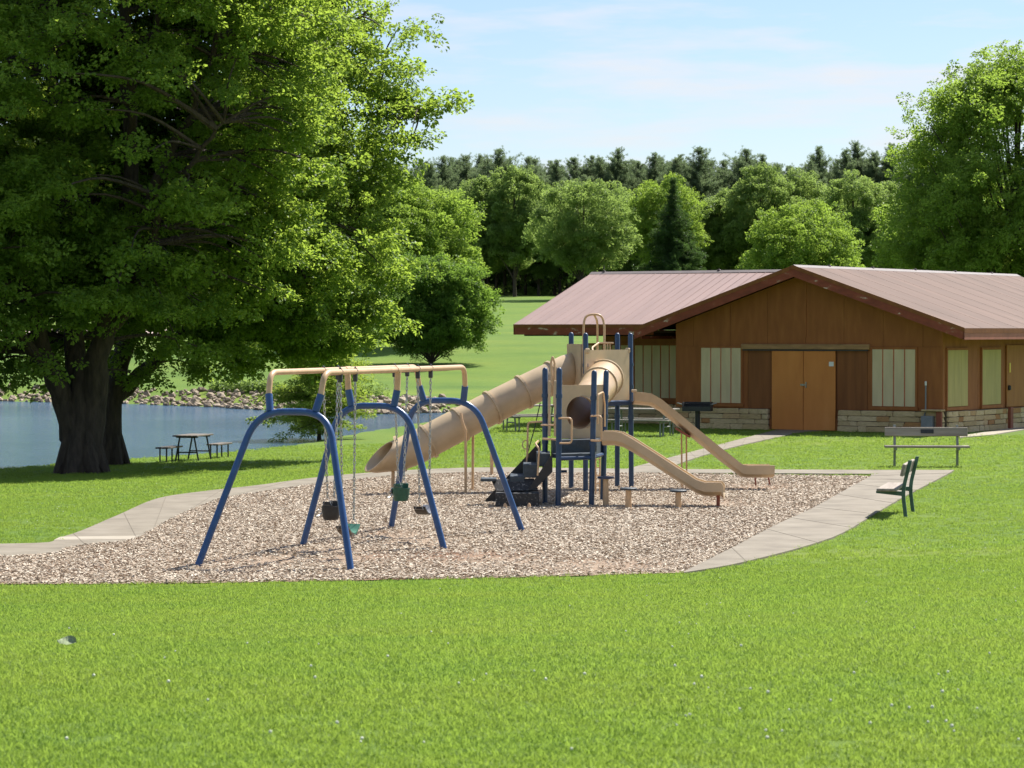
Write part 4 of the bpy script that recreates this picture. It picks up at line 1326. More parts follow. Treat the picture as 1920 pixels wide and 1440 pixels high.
# ------------------------------------------------------------------ picnic tables
def picnic_parts(root, L, wood, metal, seats=True, h=.75):
    """local: length along x"""
    for i in range(5):
        MB().box((0, -.30 + i * .15, h - .02), (L, .138, .04), bev=.006).build("top_plank", M[wood], root)
    for sx in (-L * .36, L * .36):
        for sy in (-1, 1):
            MB().tube([(sx, sy * .36, -.04), (sx, sy * .22, h - .06)], .026, 8).build("leg", M[metal], root)
        MB().tube([(sx, -.30, .25), (sx, .30, .25)], .02, 8).build("cross_bar", M[metal], root)
        MB().tube([(sx, -.33, h - .06), (sx, .33, h - .06)], .022, 8).build("cross_bar", M[metal], root)
        if seats:
            MB().tube([(sx, -.66, .40), (sx, .66, .40)], .022, 8).build("cross_bar", M[metal], root)
            for sy in (-1, 1):
                MB().tube([(sx, sy * .60, .40), (sx, sy * .60, -.04)], .022, 8).build("leg", M[metal], root)
    if seats:
        for sy in (-1, 1):
            for k in (0, 1):
                MB().box((0, sy * (.58 + k * .14), .44), (L, .13, .04), bev=.006).build("seat_plank", M[wood], root)
lake_ground = lambda px, py: ray_ground(px, py, 30)
lt = lake_ground(362, 863)
t_ = empty("picnic_table", lt, R(77)); tag(t_, "dark wooden picnic table between two separate benches by the lake", "table")
picnic_parts(t_, 1.5, 'dark_wood', 'black_iron', False)
for px, py, lab in ((317, 866, "dark picnic bench on the trunk side of the lakeside table"), (411, 859, "dark picnic bench on the playground side of the lakeside table")):
    p = lake_ground(px, py)
    t_ = empty("picnic_bench", p, R(77)); tag(t_, lab, "bench", "benches of the lakeside table")
    for sy in (-.1, .1): MB().box((0, sy, .42), (1.3, .17, .045), bev=.006).build("seat_plank", M['dark_wood'], t_)
    for sx in (-.5, .5):
        MB().tube([(sx, -.1, -.04), (sx, -.1, .4)], .024, 8).build("leg", M['black_iron'], t_)
        MB().tube([(sx, .1, -.04), (sx, .1, .4)], .024, 8).build("leg", M['black_iron'], t_)
for px, py, rz, lab in ((1205, 817, R(-20), "grey picnic table in the shade beside the charcoal grill"), (1000, 808, R(22), "grey picnic table standing on the grass behind the tube slide's top")):
    p = G(px, py)
    t_ = empty("picnic_table", p, rz); tag(t_, lab, "table", "picnic tables by the pavilion")
    picnic_parts(t_, 1.9, 'table_wood', 'grey_iron', True)

# ------------------------------------------------------------------ charcoal grill
p = G(1308, 812)
g_ = empty("charcoal_grill", p, R(-12)); tag(g_, "black pedestal charcoal grill on the grass beside the pavilion", "grill")
MB().tube([(0, 0, -.05), (0, 0, .62)], .07, 10).build("pedestal", M['black_iron'], g_)
mb = MB()
mb.box((0, 0, .63), (.80, .48, .03)); mb.box((0, .235, .75), (.80, .02, .24)); mb.box((-.39, 0, .75), (.02, .48, .24)); mb.box((.39, 0, .75), (.02, .48, .24)); mb.box((0, -.235, .69), (.80, .02, .12))
mb.build("fire_box", M['black_iron'], g_)
mb = MB()
for i in range(14): mb.box((-.34 + i * .052, 0, .83), (.012, .46, .012))
mb.build("grate", M['clamp'], g_)
MB().tube([(-.40, -.15, .8), (-.52, -.15, .84), (-.56, -.15, .84)], .018, 6).build("handle", M['steel'], g_)
MB().tube([(.40, -.15, .8), (.52, -.15, .84), (.56, -.15, .84)], .018, 6).build("handle", M['steel'], g_)

# ------------------------------------------------------------------ trees
def rand_rot(n, tilt=.35):
    return np.column_stack([rng.normal(0, tilt, n), rng.normal(0, tilt, n), rng.uniform(0, 6.283, n)])

def limb(mb, pts, r0, r1, n=8, wob=0.0):
    """tapering limb through points, slightly crooked"""
    P_ = [Vector(p) for p in pts]
    out = []
    for i in range(len(P_) - 1):
        p0, p1, p2, p3 = P_[max(0, i - 1)], P_[i], P_[i + 1], P_[min(len(P_) - 1, i + 2)]
        for k in range(4):
            t = k / 4
            q = 0.5 * ((2 * p1) + (p2 - p0) * t + (2 * p0 - 5 * p1 + 4 * p2 - p3) * t * t + (3 * p1 - p0 - 3 * p2 + p3) * t ** 3)
            if wob and (i or k): q = q + Vector((random.gauss(0, wob), random.gauss(0, wob), 0))
            out.append(q)
    out.append(P_[-1])
    m_ = len(out) - 1
    mb.tube(out, [r0 + (r1 - r0) * (i / m_) ** .8 for i in range(m_ + 1)], n)
    return out

def big_tree(base, env, zmin, limbs, trunk_pts, trunk_r, nspray, per, kind, name, label, cat="tree", csize=(.36, .58), spread=.66, keep=None, seedpts=None):
    """tree with real limbs; foliage in flattened sprays at branch ends inside the union of ellipsoids env (world space)"""
    root = empty(name, base); tag(root, label, cat)
    b = Vector(base)
    mb = MB()
    skeleton = []
    for pts, r0, r1 in limbs:
        out = limb(mb, [Vector(p) - b for p in pts], r0, r1, 10, .05)
        m_ = len(out) - 1
        skeleton += [(q, r0 + (r1 - r0) * i / m_) for i, q in enumerate(out) if i > m_ * .2]
    limb(mb, [Vector(p) - b for p in trunk_pts], trunk_r[0], trunk_r[1], 16)
    # root flare
    for a in np.arange(0, 6.28, .9):
        q = Vector((math.cos(a), math.sin(a), 0))
        k = trunk_r[0]
        mb.tube([q * k * .45 + Vector((0, 0, k * 1.8)), q * k * .72 + Vector((0, 0, k * .55)), q * k * 1.15 + Vector((0, 0, -.1))], [k * .30, k * .38, k * .18], 8)
    sk = np.array([list(q) for q, _ in skeleton])
    # spray centres
    cents = []
    vol = [e[1][0] * e[1][1] * e[1][2] for e in env]
    while len(cents) < nspray:
        c, rad = env[rng.choice(len(env), p=np.array(vol) / sum(vol))]
        d = rng.normal(size=3); d /= np.linalg.norm(d)
        rr = rng.uniform(.36, 1.0) ** .55
        p = np.array(c) + d * np.array(rad) * rr
        if p[2] < zmin(p): continue
        if keep and not keep(p): continue
        cents.append(p)
    if seedpts: cents += [np.array(p) for p in seedpts]
    cents = np.array(cents)
    pts, rots, scl = [], [], []
    for c in cents:
        lc = Vector(c) - b
        j = int(np.argmin(((sk - np.array(lc)) ** 2).sum(1) + 0.6 * np.maximum(0, sk[:, 2] - lc.z) ** 2))
        s_ = Vector(sk[j]); dl_ = (lc - s_)
        if dl_.length > .4:
            mid = s_ + dl_ * .5 + Vector((random.uniform(-.2, .2), random.uniform(-.2, .2), .10 * dl_.length))
            rr = min(.10, .018 * dl_.length + .012)
            limb(mb, [s_, mid, lc], rr, .010, 5)
        hd = Vector((dl_.x, dl_.y, 0)).normalized() if dl_.length > .1 else Vector((1, 0, 0))
        sd = Vector((-hd.y, hd.x, 0))
        m_ = int(per * random.uniform(.7, 1.35))
        droop = random.uniform(.05, .35)
        size = spread * random.uniform(.75, 1.35)
        for _ in range(m_):
            u, v, w_ = random.gauss(.1, .62), random.gauss(0, .55), random.gauss(0, .22)
            q = lc + hd * u * size + sd * v * size + Vector((0, 0, w_ * size - droop * (u * u) * size * .5))
            pts.append(tuple(q)); scl.append(random.uniform(*csize))
    m_ = len(pts)
    mb.build("trunk", M['bark'], root, True)
    scatter_obj("crown", pts, rand_rot(m_, .45), scl, GRP[kind], root)
    return root

# the big maple and its neighbour behind
DA, DB = 70.0, 75.5
A = lambda px, py, dd=0.0: W(px, py, DA + dd)
Bp = lambda px, py, dd=0.0: W(px, py, DB + dd)
baseA = lake_ground(152, 888); DA = baseA.y
baseB = lake_ground(205, 863); DB = min(baseB.y, DA + 7); baseB = Vector((W(205, 800, DB).x, DB, hz(W(205, 800, DB).x, DB)))
kA, kB = DA / F_PX, DB / F_PX
limbsA = [
    ([A(150, 850), A(125, 770), A(95, 690, -.3), A(60, 560, -.6), A(20, 380, -1), A(-30, 180, -1.2), A(-60, -60, -1)], .40, .05),
    ([A(160, 850), A(175, 760, -.1), A(190, 640, -.4), A(225, 480, -.8), A(245, 290, -.6), A(232, 120, -.4), A(225, -80, 0), A(215, -330, 0)], .42, .05),
    ([A(152, 850), A(150, 760, .2), A(140, 640, .6), A(130, 470, 1.0), A(110, 250, 1.5), A(105, 20, 1.6), A(130, -250, 1.2)], .42, .05),
    ([A(195, 640, -.4), A(260, 520, -1.4), A(300, 400, -2.2), A(360, 300, -3.0), A(420, 230, -3.6)], .20, .03),
    ([A(225, 480, -.8), A(300, 330, -1.2), A(370, 180, -1.8), A(420, 30, -2.4), A(460, -150, -2.6)], .20, .03),
    ([A(245, 290, -.6), A(250, 160, -1.5), A(300, 20, -2.0), A(330, -140, -2.4)], .16, .03),
    ([A(95, 690, -.3), A(30, 620, -2), A(-60, 560, -3.2), A(-150, 520, -4)], .18, .03),
    ([A(60, 560, -.6), A(-60, 470, .5), A(-200, 360, 1.5)], .16, .03),
    ([A(130, 470, 1.), A(200, 330, 3), A(250, 200, 4.5)], .16, .03),
]
limbsB = [
    ([Bp(215, 750), Bp(262, 700), Bp(345, 625, -.5), Bp(420, 545, -1), Bp(500, 470, -1.6), Bp(580, 420, -2)], .26, .04),
    ([Bp(210, 740), Bp(250, 600, .4), Bp(330, 430, .6), Bp(400, 290, .2), Bp(450, 150, 0), Bp(480, -40, .3), Bp(480, -260, .5)], .32, .05),
    ([Bp(330, 430, .6), Bp(430, 330, 1.2), Bp(540, 230, 1.5), Bp(640, 160, 1.6)], .18, .03),
    ([Bp(400, 290, .2), Bp(500, 190, -1), Bp(600, 90, -1.6), Bp(690, 20, -2)], .18, .03),
    ([Bp(345, 625, -.5), Bp(440, 600, .6), Bp(540, 590, 1.2)], .14, .03),
    ([Bp(420, 545, -1), Bp(540, 500, .5), Bp(640, 460, 1.5)], .14, .03),
    ([Bp(640, 160, 1.6), Bp(730, 190, 1.4), Bp(800, 205, 1.2), Bp(850, 190, 1.0)], .06, .015),
    ([Bp(450, 150, 0), Bp(560, 40, 1.5), Bp(640, -80, 2.5)], .16, .03),
]
def pxof(p): return 960 + p[0] / p[1] * F_PX
def pyof(p): return HOR + (CAM_H - p[2]) / p[1] * F_PX
def zminA(p):
    x = pxof(p)
    r_ = math.hypot(p[0] - baseA.x, p[1] - baseA.y)
    if p[1] > DA + 1.2: return 1.5 if x < 300 else 2.2
    if r_ < 3.0: return 3.6
    if x < 75: return .9
    if x < 330: return 3.0
    return 2.2
def zminB(p):
    x = pxof(p)
    if x < 350: return 2.3 if p[1] > DB + .8 else 3.3
    if x < 580: return 1.45 + .3 * math.sin(x * .05)
    return 1.7 + max(0, (x - 640)) * .012
big_tree(baseA, [((W(150, 0, DA).x - .6, DA, 10.4), (7.6, 6.8, 10.2)), ((W(60, 0, DA).x - 2.5, DA - .5, 5.2), (5.6, 5.2, 4.2))], zminA, limbsA,
         [baseA - Vector((0, 0, .1)), A(150, 850), A(150, 800), A(154, 755), A(158, 690)], (.60, .25), 1380, 13, 'maple', "maple_tree", "huge dark-trunked maple tree filling the lakeside beside the picnic table", keep=lambda p: pxof(p) < 640 and not (p[1] < DA - 2.5 and p[2] > 4 and 120 < pxof(p) < 520 and random.random() < .32))
big_tree(baseB, [((W(365, 0, DB).x, DB, 10.0), (5.0, 4.8, 9.0)), ((W(530, 0, DB).x, DB - .8, 4.6), (3.5, 4.0, 3.1)), ((W(520, 0, DB).x, DB, 4.0), (2.9, 3.2, 2.4)), ((W(640, 0, DB).x, DB + .4, 9.6), (2.3, 2.6, 3.9))], zminB, limbsB,
         [baseB - Vector((0, 0, .1)), Bp(204, 830), Bp(207, 780), Bp(213, 735), Bp(222, 690)], (.48, .20), 980, 13, 'maple', "maple_tree", "maple tree with a long limb leaning right, rooted just behind the huge trunk",
         seedpts=[W(790, 205, DB + 1.2), W(815, 195, DB + 1.2), W(842, 188, DB + 1.2), W(765, 215, DB + 1.2), W(740, 190, DB + 1.3), W(760, 290, DB)])

# young feathery tree at the shore
pc = lake_ground(598, 826)
cyp = empty("young_cypress", pc); tag(cyp, "young feathery tree with a thin trunk at the water's edge behind the swing set", "tree")
hC = (826 - 585) * pc.y / F_PX
mb = MB(); limb(mb, [(0, 0, -.1), (.03, 0, hC * .5), (0, 0, hC)], .085, .02, 8)
pts, scl = [], []
kpx = F_PX / pc.y
for i in range(110):
    t = (i + .5) / 110
    z = hC * (.10 + .86 * t)
    Lb = (2.0 * (1 - t) ** .6 + .45) * random.uniform(.65, 1.1)
    a = random.uniform(0, 6.283)
    dv = Vector((math.cos(a), math.sin(a), random.uniform(-.22, .10)))
    if z < hC * .26 and dv.x > .2: Lb *= .8
    tip = Vector((0, 0, z)) + dv * Lb
    limb(mb, [(0, 0, z), tip], .016, .004, 4)
    for u in np.linspace(.2, 1.0, 13):
        pts.append(tuple(Vector((0, 0, z)).lerp(tip, u) + Vector((random.gauss(0, .10), random.gauss(0, .10), random.gauss(-.04, .05))))); scl.append(random.uniform(.34, .56))
mb.build("trunk", M['bark_far'], cyp, True)
scatter_obj("crown", pts, rand_rot(len(pts), .25), scl, GRP['feather'], cyp)

# rounded broad-leaved tree made of many leafy domes
def broadleaf(name, h, w, clear, lobes, per, kind, csize, seed, bias=0.0, trunk=None, lobe_r=.30, limbs_n=9):
    rs = random.Random(seed)
    root = empty(name)
    mb = MB()
    tr = trunk or h * .018
    limb(mb, [(0, 0, -.3), (rs.uniform(-.1, .1), 0, h * .3), (rs.uniform(-.3, .3), rs.uniform(-.3, .3), h * .8)], tr, tr * .2, 10)
    cz = h * (clear + (1 - clear) * .47); rz = h * (1 - clear) * .5; rx = w / 2
    pts, scl = [], []
    for i in range(lobes):
        gz = 1 - 2 * (i + .5) / lobes
        th = i * 2.39996 + rs.uniform(-.3, .3)
        rr = math.sqrt(max(0, 1 - gz * gz))
        k = rs.uniform(.48, .92) if gz < .55 else rs.uniform(.74, .95)
        c = Vector((math.cos(th) * rr * rx * k, math.sin(th) * rr * rx * k, cz + gz * rz * k * (1.0 if gz > 0 else .85)))
        c.x *= 1 - bias * max(0, gz)*.5; c.y *= 1 - bias * max(0, gz)*.5
        lr = lobe_r * w * .5 * rs.uniform(.6, 1.6)
        if i % 3 == 0: limb(mb, [(0, 0, max(h * clear * .9, c.z - rx * .9)), c], tr * .35, tr * .06, 5)
        for _ in range(per):
            d = Vector((rs.gauss(0, 1), rs.gauss(0, 1), rs.gauss(.25, 1))).normalized()
            q = c + Vector((d.x * lr, d.y * lr, d.z * lr * .8)) * rs.uniform(.55, 1.05)
            pts.append(tuple(q)); scl.append(rs.uniform(*csize))
    mb.build("trunk", M['bark_far'], root, True)
    scatter_obj("crown", pts, rand_rot(len(pts), .5), scl, GRP[kind], root)
    return root

def pine(name, h, w, clear, kind, seed, whorls, cone=False, csize=(.75, 1.25)):
    rs = random.Random(seed)
    root = empty(name)
    mb = MB(); limb(mb, [(0, 0, -.3), (0, 0, h * .5), (rs.uniform(-.15, .15), 0, h * .985)], h * .013, .03, 8)
    pts, scl = [], []
    for i in range(whorls):
        t = (i + rs.uniform(0, .8)) / whorls
        z = h * (clear + (1 - clear) * t)
        prof = (1 - t) ** 1.05 if cone else (1 - t + .01) ** .62 * rs.uniform(.45, 1.15)
        for k in range(rs.choice((8, 9)) if cone else rs.choice((5, 6, 7))):
            a = rs.uniform(0, 6.283)
            Lb = max(.3, w * .5 * prof * rs.uniform(.6, 1.15))
            rise = rs.uniform(-.25, .05) if cone else rs.uniform(.25, .8)
            tip = Vector((math.cos(a) * Lb, math.sin(a) * Lb, z + Lb * rise))
            limb(mb, [(0, 0, z), tip], .05, .012, 4)
            m_ = max(3, int(Lb * (3.6 if cone else 3.6)))
            for u in np.linspace(.25, 1, m_):
                pts.append((tip.x * u + rs.gauss(0, .16), tip.y * u + rs.gauss(0, .16), z + (tip.z - z) * u + rs.gauss(0, .12))); scl.append(rs.uniform(*csize) * (1.15 - .35 * u) * ((.45 + .55 * min(1, 2.2 * (1 - t))) if cone else (.38 + .62 * min(1, 2.0 * (1 - t)))))
    for _ in range(10):
        pts.append((rs.gauss(0, .10), rs.gauss(0, .10), h - rs.uniform(0, 1.4))); scl.append(rs.uniform(.4, .62))
    mb.build("trunk", M['bark_far'], root, True)
    scatter_obj("crown", pts, rand_rot(len(pts), .5), scl, GRP[kind], root)
    return root

def place(root, px, d, sc=1.0, label=None, cat="tree", group=None, rz=None, sz=None):
    x = (px - 960) * d / F_PX
    root.location = (x, d, hz(x, d) - .05)
    root.scale = (sc, sc, sz or sc)
    root.rotation_euler = (0, 0, random.uniform(0, 6.28) if rz is None else rz)
    tag(root, label, cat, group)
    return root

def fit_height(px, d, top):
    x = (px - 960) * d / F_PX
    return CAM_H - (top - HOR) * d / F_PX - hz(x, d)

# meadow trees across the water
h_ = fit_height(765, 186, 335)
place(broadleaf("broad_tree", h_, 11.6, .04, 140, 26, 'bright', (.5, .9), 21, lobe_r=.20), 762, 186, label="yellow-green tree on the meadow across the water, topmost above the dark round tree")
h_ = fit_height(800, 168, 478)
place(broadleaf("broad_tree", h_, 7.6, .02, 120, 26, 'dark', (.45, .8), 22, lobe_r=.22), 808, 168, label="dark dense round tree shading the meadow slope across the water")
h_ = fit_height(640, 195, 380)
place(broadleaf("broad_tree", h_, 10.0, .08, 90, 24, 'bright', (.5, .9), 23), 655, 200, label="bright tree on the meadow glimpsed behind the maple's outer sprays")
for px, d, top, w, kd, lab in ((330, 300, 420, 14, 'mid', "leafy tree far across the lake behind the leaning maple limb"), (60, 280, 380, 15, 'mid', "leafy tree far across the lake behind the huge maple trunk"), (-160, 300, 380, 15, 'mid', "leafy tree far across the lake beyond the huge maple's outer side")):
    place(broadleaf("broad_tree", fit_height(px, d, top), w, .15, 60, 22, kd, (.9, 1.5), int(abs(px)) + 31), px, d, label=lab)
# big bright tree behind the pavilion's right end
h_ = fit_height(1850, 128, 72)
place(broadleaf("broad_tree", h_, 13.6, .08, 240, 28, 'bright', (.45, .8), 41, bias=.65, lobe_r=.17), 1905, 128, label="tall bright green tree rising behind the pavilion's far roof end", rz=.4)
h_ = fit_height(1505, 205, 385)
place(broadleaf("broad_tree", h_, 9.6, .14, 90, 26, 'bright', (.55, .9), 42, lobe_r=.24), 1505, 205, label="round lime green tree directly behind the pavilion's gable peak")
# single trees at the wood's edge
for px, d, top, w, kd, seed, lab in (
    (1092, 318, 332, 12.2, 'mid', 51, "broad pale green tree at the wood's edge left of the spruce"),
    (1250, 340, 328, 10.2, 'bright', 52, "light green round tree standing behind the dark spruce"),
    (965, 350, 312, 8.6, 'mid', 53, "tall medium green tree among the pines above the meadow's open end"),
    (905, 352, 330, 7.4, 'mid', 54, "narrow medium green tree at the wood's edge nearest the dark round tree"),
    (1425, 345, 306, 9.5, 'mid', 55, "tall green tree at the wood's edge behind the lime green tree"),
    (1600, 330, 322, 9.6, 'mid', 56, "wide green tree at the wood's edge between lime and tall bright trees"),
    (1350, 350, 352, 6.6, 'mid', 57, "small green tree at the wood's edge beside the spruce"),
    (1670, 335, 335, 9.0, 'mid', 58, "green tree at the wood's edge partly hidden by the tall bright tree"),
    (1500, 350, 318, 9.5, 'mid', 59, "green tree at the wood's edge above the lime green tree"),
    (845, 360, 345, 7.5, 'mid', 60, "green tree at the wood's edge above the yellow-green meadow tree")):
    place(broadleaf("broad_tree", fit_height(px, d, top), w, .14, 70, 24, kd, (.75, 1.2), seed, lobe_r=.25), px, d, label=lab)
for px, d, top, w, seed in ((1010, 362, 362, 8.5, 81), (1150, 362, 372, 9, 82), (1310, 362, 380, 8, 83), (1385, 360, 362, 9, 84), (1460, 364, 345, 9, 85), (1555, 362, 340, 9, 86), (1640, 360, 348, 9, 87), (1200, 360, 392, 8, 88), (880, 366, 372, 8, 89), (1720, 362, 352, 9, 90), (930, 364, 350, 8, 91), (1050, 366, 345, 8, 92)):
    place(broadleaf("broad_tree", fit_height(px, d, top), w, .12, 60, 22, 'mid', (.75, 1.2), seed, lobe_r=.25), px, d, label="leafy green tree filling the wood's edge between the taller pines", group="leafy trees along the wood's edge")
place(pine("spruce_tree", fit_height(1262, 320, 335), 11.0, .03, 'spruce', 61, 40, True, (.6, .95)), 1262, 320, label="dark pointed spruce tree at the wood's edge")
# the pine wood
protos = [pine("pine_tree", 19.0, 10.5, .34, 'pine', s, 36) for s in (71, 72, 73, 76)] + [pine("pine_tree", 19.0, 9.0, .40, 'pine', s, 32) for s in (74, 75, 77)]
k = 0
tops_row = [(790, 312), (832, 306), (878, 306), (948, 300), (1040, 306), (1110, 301), (1160, 299), (1222, 300), (1300, 296), (1332, 301), (1388, 292), (1440, 304), (1546, 282), (1614, 285), (1676, 282), (1740, 290), (1810, 300), (1880, 300), (740, 318), (690, 322)]
tops_row += [(810, 318), (855, 322), (915, 316), (985, 312), (1075, 310), (1135, 306), (1190, 308), (1262, 305), (1275, 312), (1360, 303), (1412, 306), (1475, 312), (1512, 306), (1580, 300), (1645, 300)]
spots = [(px, 372 + random.uniform(-5, 9), top) for px, top in tops_row]
for row, (d, top0, step) in enumerate(((384, 312, 27), (400, 316, 34), (416, 320, 38))):
    x = 660 + row * 11
    while x < 1940:
        spots.append((x + random.uniform(-8, 8), d + random.uniform(-4, 4), top0 + random.uniform(-8, 16)))
        x += step
for i, (px, d, top) in enumerate(spots):
    r_ = protos[i] if i < len(protos) else copy_tree(protos[i % len(protos)])
    s_ = fit_height(px, d, top - 12 + random.uniform(-9, 14)) / 19.0
    place(r_, px, d, s_ * random.uniform(.95, 1.1), "tall dark pine tree in the wood beyond the meadow", group="pines of the far wood", sz=s_)
    r_.rotation_euler.x = random.uniform(-.05, .05); r_.rotation_euler.y = random.uniform(-.05, .05)
# dense growth that closes the wood behind the pines
n_ = 11000
wx_ = rng.uniform(-70, 110, n_); wy_ = rng.uniform(428, 446, n_)
wz_ = height(np.column_stack([wx_, wy_])) + rng.uniform(0, 1, n_) ** 1.5 * 15.0
wood = scatter_obj("woodland", np.column_stack([wx_, wy_, wz_]), rand_rot(n_, .6), rng.uniform(1.6, 3.0, n_), GRP['spruce'])
tag(wood, "dark mass of growth deep inside the far wood", "woodland")
n_ = 4200
lx_ = rng.uniform(-70, 110, n_); ly_ = rng.uniform(388, 402, n_)
lz_ = height(np.column_stack([lx_, ly_])) + rng.uniform(0, 1, n_) ** 1.2 * 7.0
thk = scatter_obj("thicket", np.column_stack([lx_, ly_, lz_]), rand_rot(n_, .6), rng.uniform(1.3, 2.4, n_), GRP['spruce'])
tag(thk, "shaded thicket between the trunks of the far pines", "thicket")
n_ = 900
ux = rng.uniform(-45, 75, n_); uy = rng.uniform(366, 384, n_)
uz = height(np.column_stack([ux, uy])) + rng.uniform(0, 1, n_) ** 2 * 2.2
und = scatter_obj("undergrowth", np.column_stack([ux, uy, uz]), rand_rot(n_, .5), rng.uniform(.6, 1.3, n_), GRP['mid'])
tag(und, "low leafy undergrowth along the foot of the far wood", "undergrowth")

# ------------------------------------------------------------------ stone bank along the far shore
rock_meshes = []
for i in range(12):
    bm = bmesh.new(); bmesh.ops.create_icosphere(bm, subdivisions=1, radius=.5)
    r_ = random.Random(700 + i)
    for v in bm.verts: v.co = Vector((v.co.x * r_.uniform(.75, 1.35), v.co.y * r_.uniform(.75, 1.3), v.co.z * r_.uniform(.55, 1.0)))
    ms = bpy.data.meshes.new("rock"); bm.to_mesh(ms); bm.free(); ms.materials.append(M['rock']); rock_meshes.append(ms)
bank_line = [tuple(p) for p in FAR[1:10]]
cum = [0]
for a, b in zip(bank_line[:-1], bank_line[1:]): cum.append(cum[-1] + math.dist(a, b))
def along(s):
    for i in range(len(cum) - 1):
        if s <= cum[i + 1] or i == len(cum) - 2:
            t = (s - cum[i]) / (cum[i + 1] - cum[i]); a, b = Vector(bank_line[i]), Vector(bank_line[i + 1])
            dr_ = (b - a).normalized()
            return a.lerp(b, t), Vector((dr_.y, -dr_.x)) if Vector((dr_.y, -dr_.x)).y > 0 else Vector((-dr_.y, dr_.x))
bank = empty("stone_bank", (bank_line[3][0], bank_line[3][1], WATER_Z))
tag(bank, "bank of pale tumbled rocks along the far waterline", "rocks")
small_p, small_r, small_s = [], [], []
for i in range(1300):
    s_ = random.uniform(0, cum[-1]); off = random.uniform(-.35, 3.0)
    q, nm = along(s_)
    q = q + nm * off
    z = hz(q.x, q.y)
    z = max(z, WATER_Z - .15)
    loc = Vector((q.x, q.y, z + .06)) - Vector(bank.location)
    big = i < 290
    sz_ = random.uniform(.30, .54) if big else random.uniform(.16, .32)
    rot = (random.uniform(-.5, .5), random.uniform(-.5, .5), random.uniform(0, 6.28))
    if big:
        o = bpy.data.objects.new("rock", random.choice(rock_meshes)); col.objects.link(o); o.parent = bank
        o.location = loc; o.rotation_euler = rot; o.scale = (sz_,) * 3
    else:
        small_p.append(tuple(loc)); small_r.append(rot); small_s.append(sz_)
GRP['rock'] = scatter_group("small_rocks", proto_collection("small_rock", rock_meshes))
scatter_obj("small_rocks", small_p, small_r, small_s, GRP['rock'], bank)
# reeds and brush on top of the bank
n_ = 260
bp_, bs_ = [], []
for i in range(n_):
    px = random.choice((random.uniform(395, 520), random.uniform(395, 520), random.uniform(560, 720)))
    dd_ = np.arange(126.5, 170, .5); xx_ = (px - 960) * dd_ / F_PX; pp_ = np.column_stack([xx_, dd_])
    hh_ = height(pp_)
    j_ = int(np.argmax(~inside(pp_, LAKE) & (hh_ > -.45)))
    bp_.append((xx_[j_], dd_[j_] + random.uniform(.5, 2.5), hh_[j_] + random.uniform(.1, .55))); bs_.append(random.uniform(.4, .8))
br = scatter_obj("shore_brush", bp_, rand_rot(n_, .4), bs_, GRP['mid']); tag(br, "strip of rough green brush on top of the rock bank", "brush")
# pale gravel slope far across the lake, seen through the maple
gp = [W(300, 652, 230), W(430, 648, 230)]
grav = MB()
vs_ = []
for x in np.linspace(-46, -22, 13):
    vs_.append([(x, y, hz(x, y) + .05) for y in (228, 234, 240, 246)])
for i in range(12):
    for j in range(3):
        grav.add([vs_[i][j], vs_[i + 1][j], vs_[i + 1][j + 1], vs_[i][j + 1]], [(0, 1, 2, 3)])
M['gravel'] = mat_noise("pinkish_gravel", s3((0.50, 0.38, 0.33), .8, 1.15), 1.5, .9, .5, 6)
g_o = grav.build("gravel_slope", M['gravel']); tag(g_o, kind="structure")

# ------------------------------------------------------------------ grass, clover, chips
def blade_tuft(seed, n=36, r=.068, h=(.016, .036), w=.0021):
    rs = random.Random(seed); vs_, fs = [], []
    for i in range(n):
        a, q = rs.uniform(0, 6.283), r * math.sqrt(rs.random())
        p = Vector((math.cos(a) * q, math.sin(a) * q, -.01))
        b = rs.uniform(0, 6.283); sd = Vector((math.cos(b), math.sin(b), 0)) * w * rs.uniform(.7, 1.3)
        H = rs.uniform(*h); ln = Vector((rs.gauss(0, .45), rs.gauss(0, .45), 0)) * H
        m_ = p + ln * .35 + Vector((0, 0, H * .62)); t = p + ln + Vector((0, 0, H * rs.uniform(.8, 1.0)))
        k = len(vs_); vs_ += [p - sd, p + sd, m_ + sd * .8, m_ - sd * .8, t]
        fs += [(k, k + 1, k + 2, k + 3), (k + 3, k + 2, k + 4)]
    ms = bpy.data.meshes.new("grass_tuft"); ms.from_pydata([tuple(v) for v in vs_], [], fs); ms.materials.append(M['blade']); return ms
GRP['grass'] = scatter_group("grass_blades", proto_collection("grass_blade", [blade_tuft(800 + i) for i in range(6)]))
def lawn_points(d0, d1, dens, margin=1.4):
    """points over the lawn between two distances, a little wider than the picture"""
    out = []
    w1 = d1 * 960 / F_PX + margin
    n = int(dens * 2 * w1 * (d1 - d0))
    P_ = np.column_stack([rng.uniform(-w1, w1, n), rng.uniform(d0, d1, n)])
    P_ = P_[np.abs(P_[:, 0]) < P_[:, 1] * 960 / F_PX + margin]
    bad = inside(P_, LAKE)
    Pj = P_ + rng.normal(0, .045, P_.shape)           # blades creep over the path edges
    for pl in PATHS: bad |= inside(Pj, pl)
    # nothing inside the pavilion
    lx = (P_[:, 0] - B0.x) * bu.x + (P_[:, 1] - B0.y) * bu.y; ly = (P_[:, 0] - B0.x) * bw.x + (P_[:, 1] - B0.y) * bw.y
    bad |= (lx > -WH - .1) & (ly > -.1); bad |= (lx > WX0) & (ly > WY0 - .1)
    return P_[~bad]
segs = [(7.5, 12, 420, 1.0), (12, 17, 340, 1.05), (17, 24, 230, 1.15), (24, 34, 135, 1.3), (34, 50, 60, 1.6), (50, 70, 30, 2.1), (70, 92, 16, 2.6)]
GP, GS = [], []
for d0, d1, dens, sc in segs:
    q = lawn_points(d0, d1, dens)
    GP.append(q); GS.append(rng.uniform(.75, 1.25, len(q)) * sc)
GP = np.vstack(GP); GS = np.concatenate(GS)
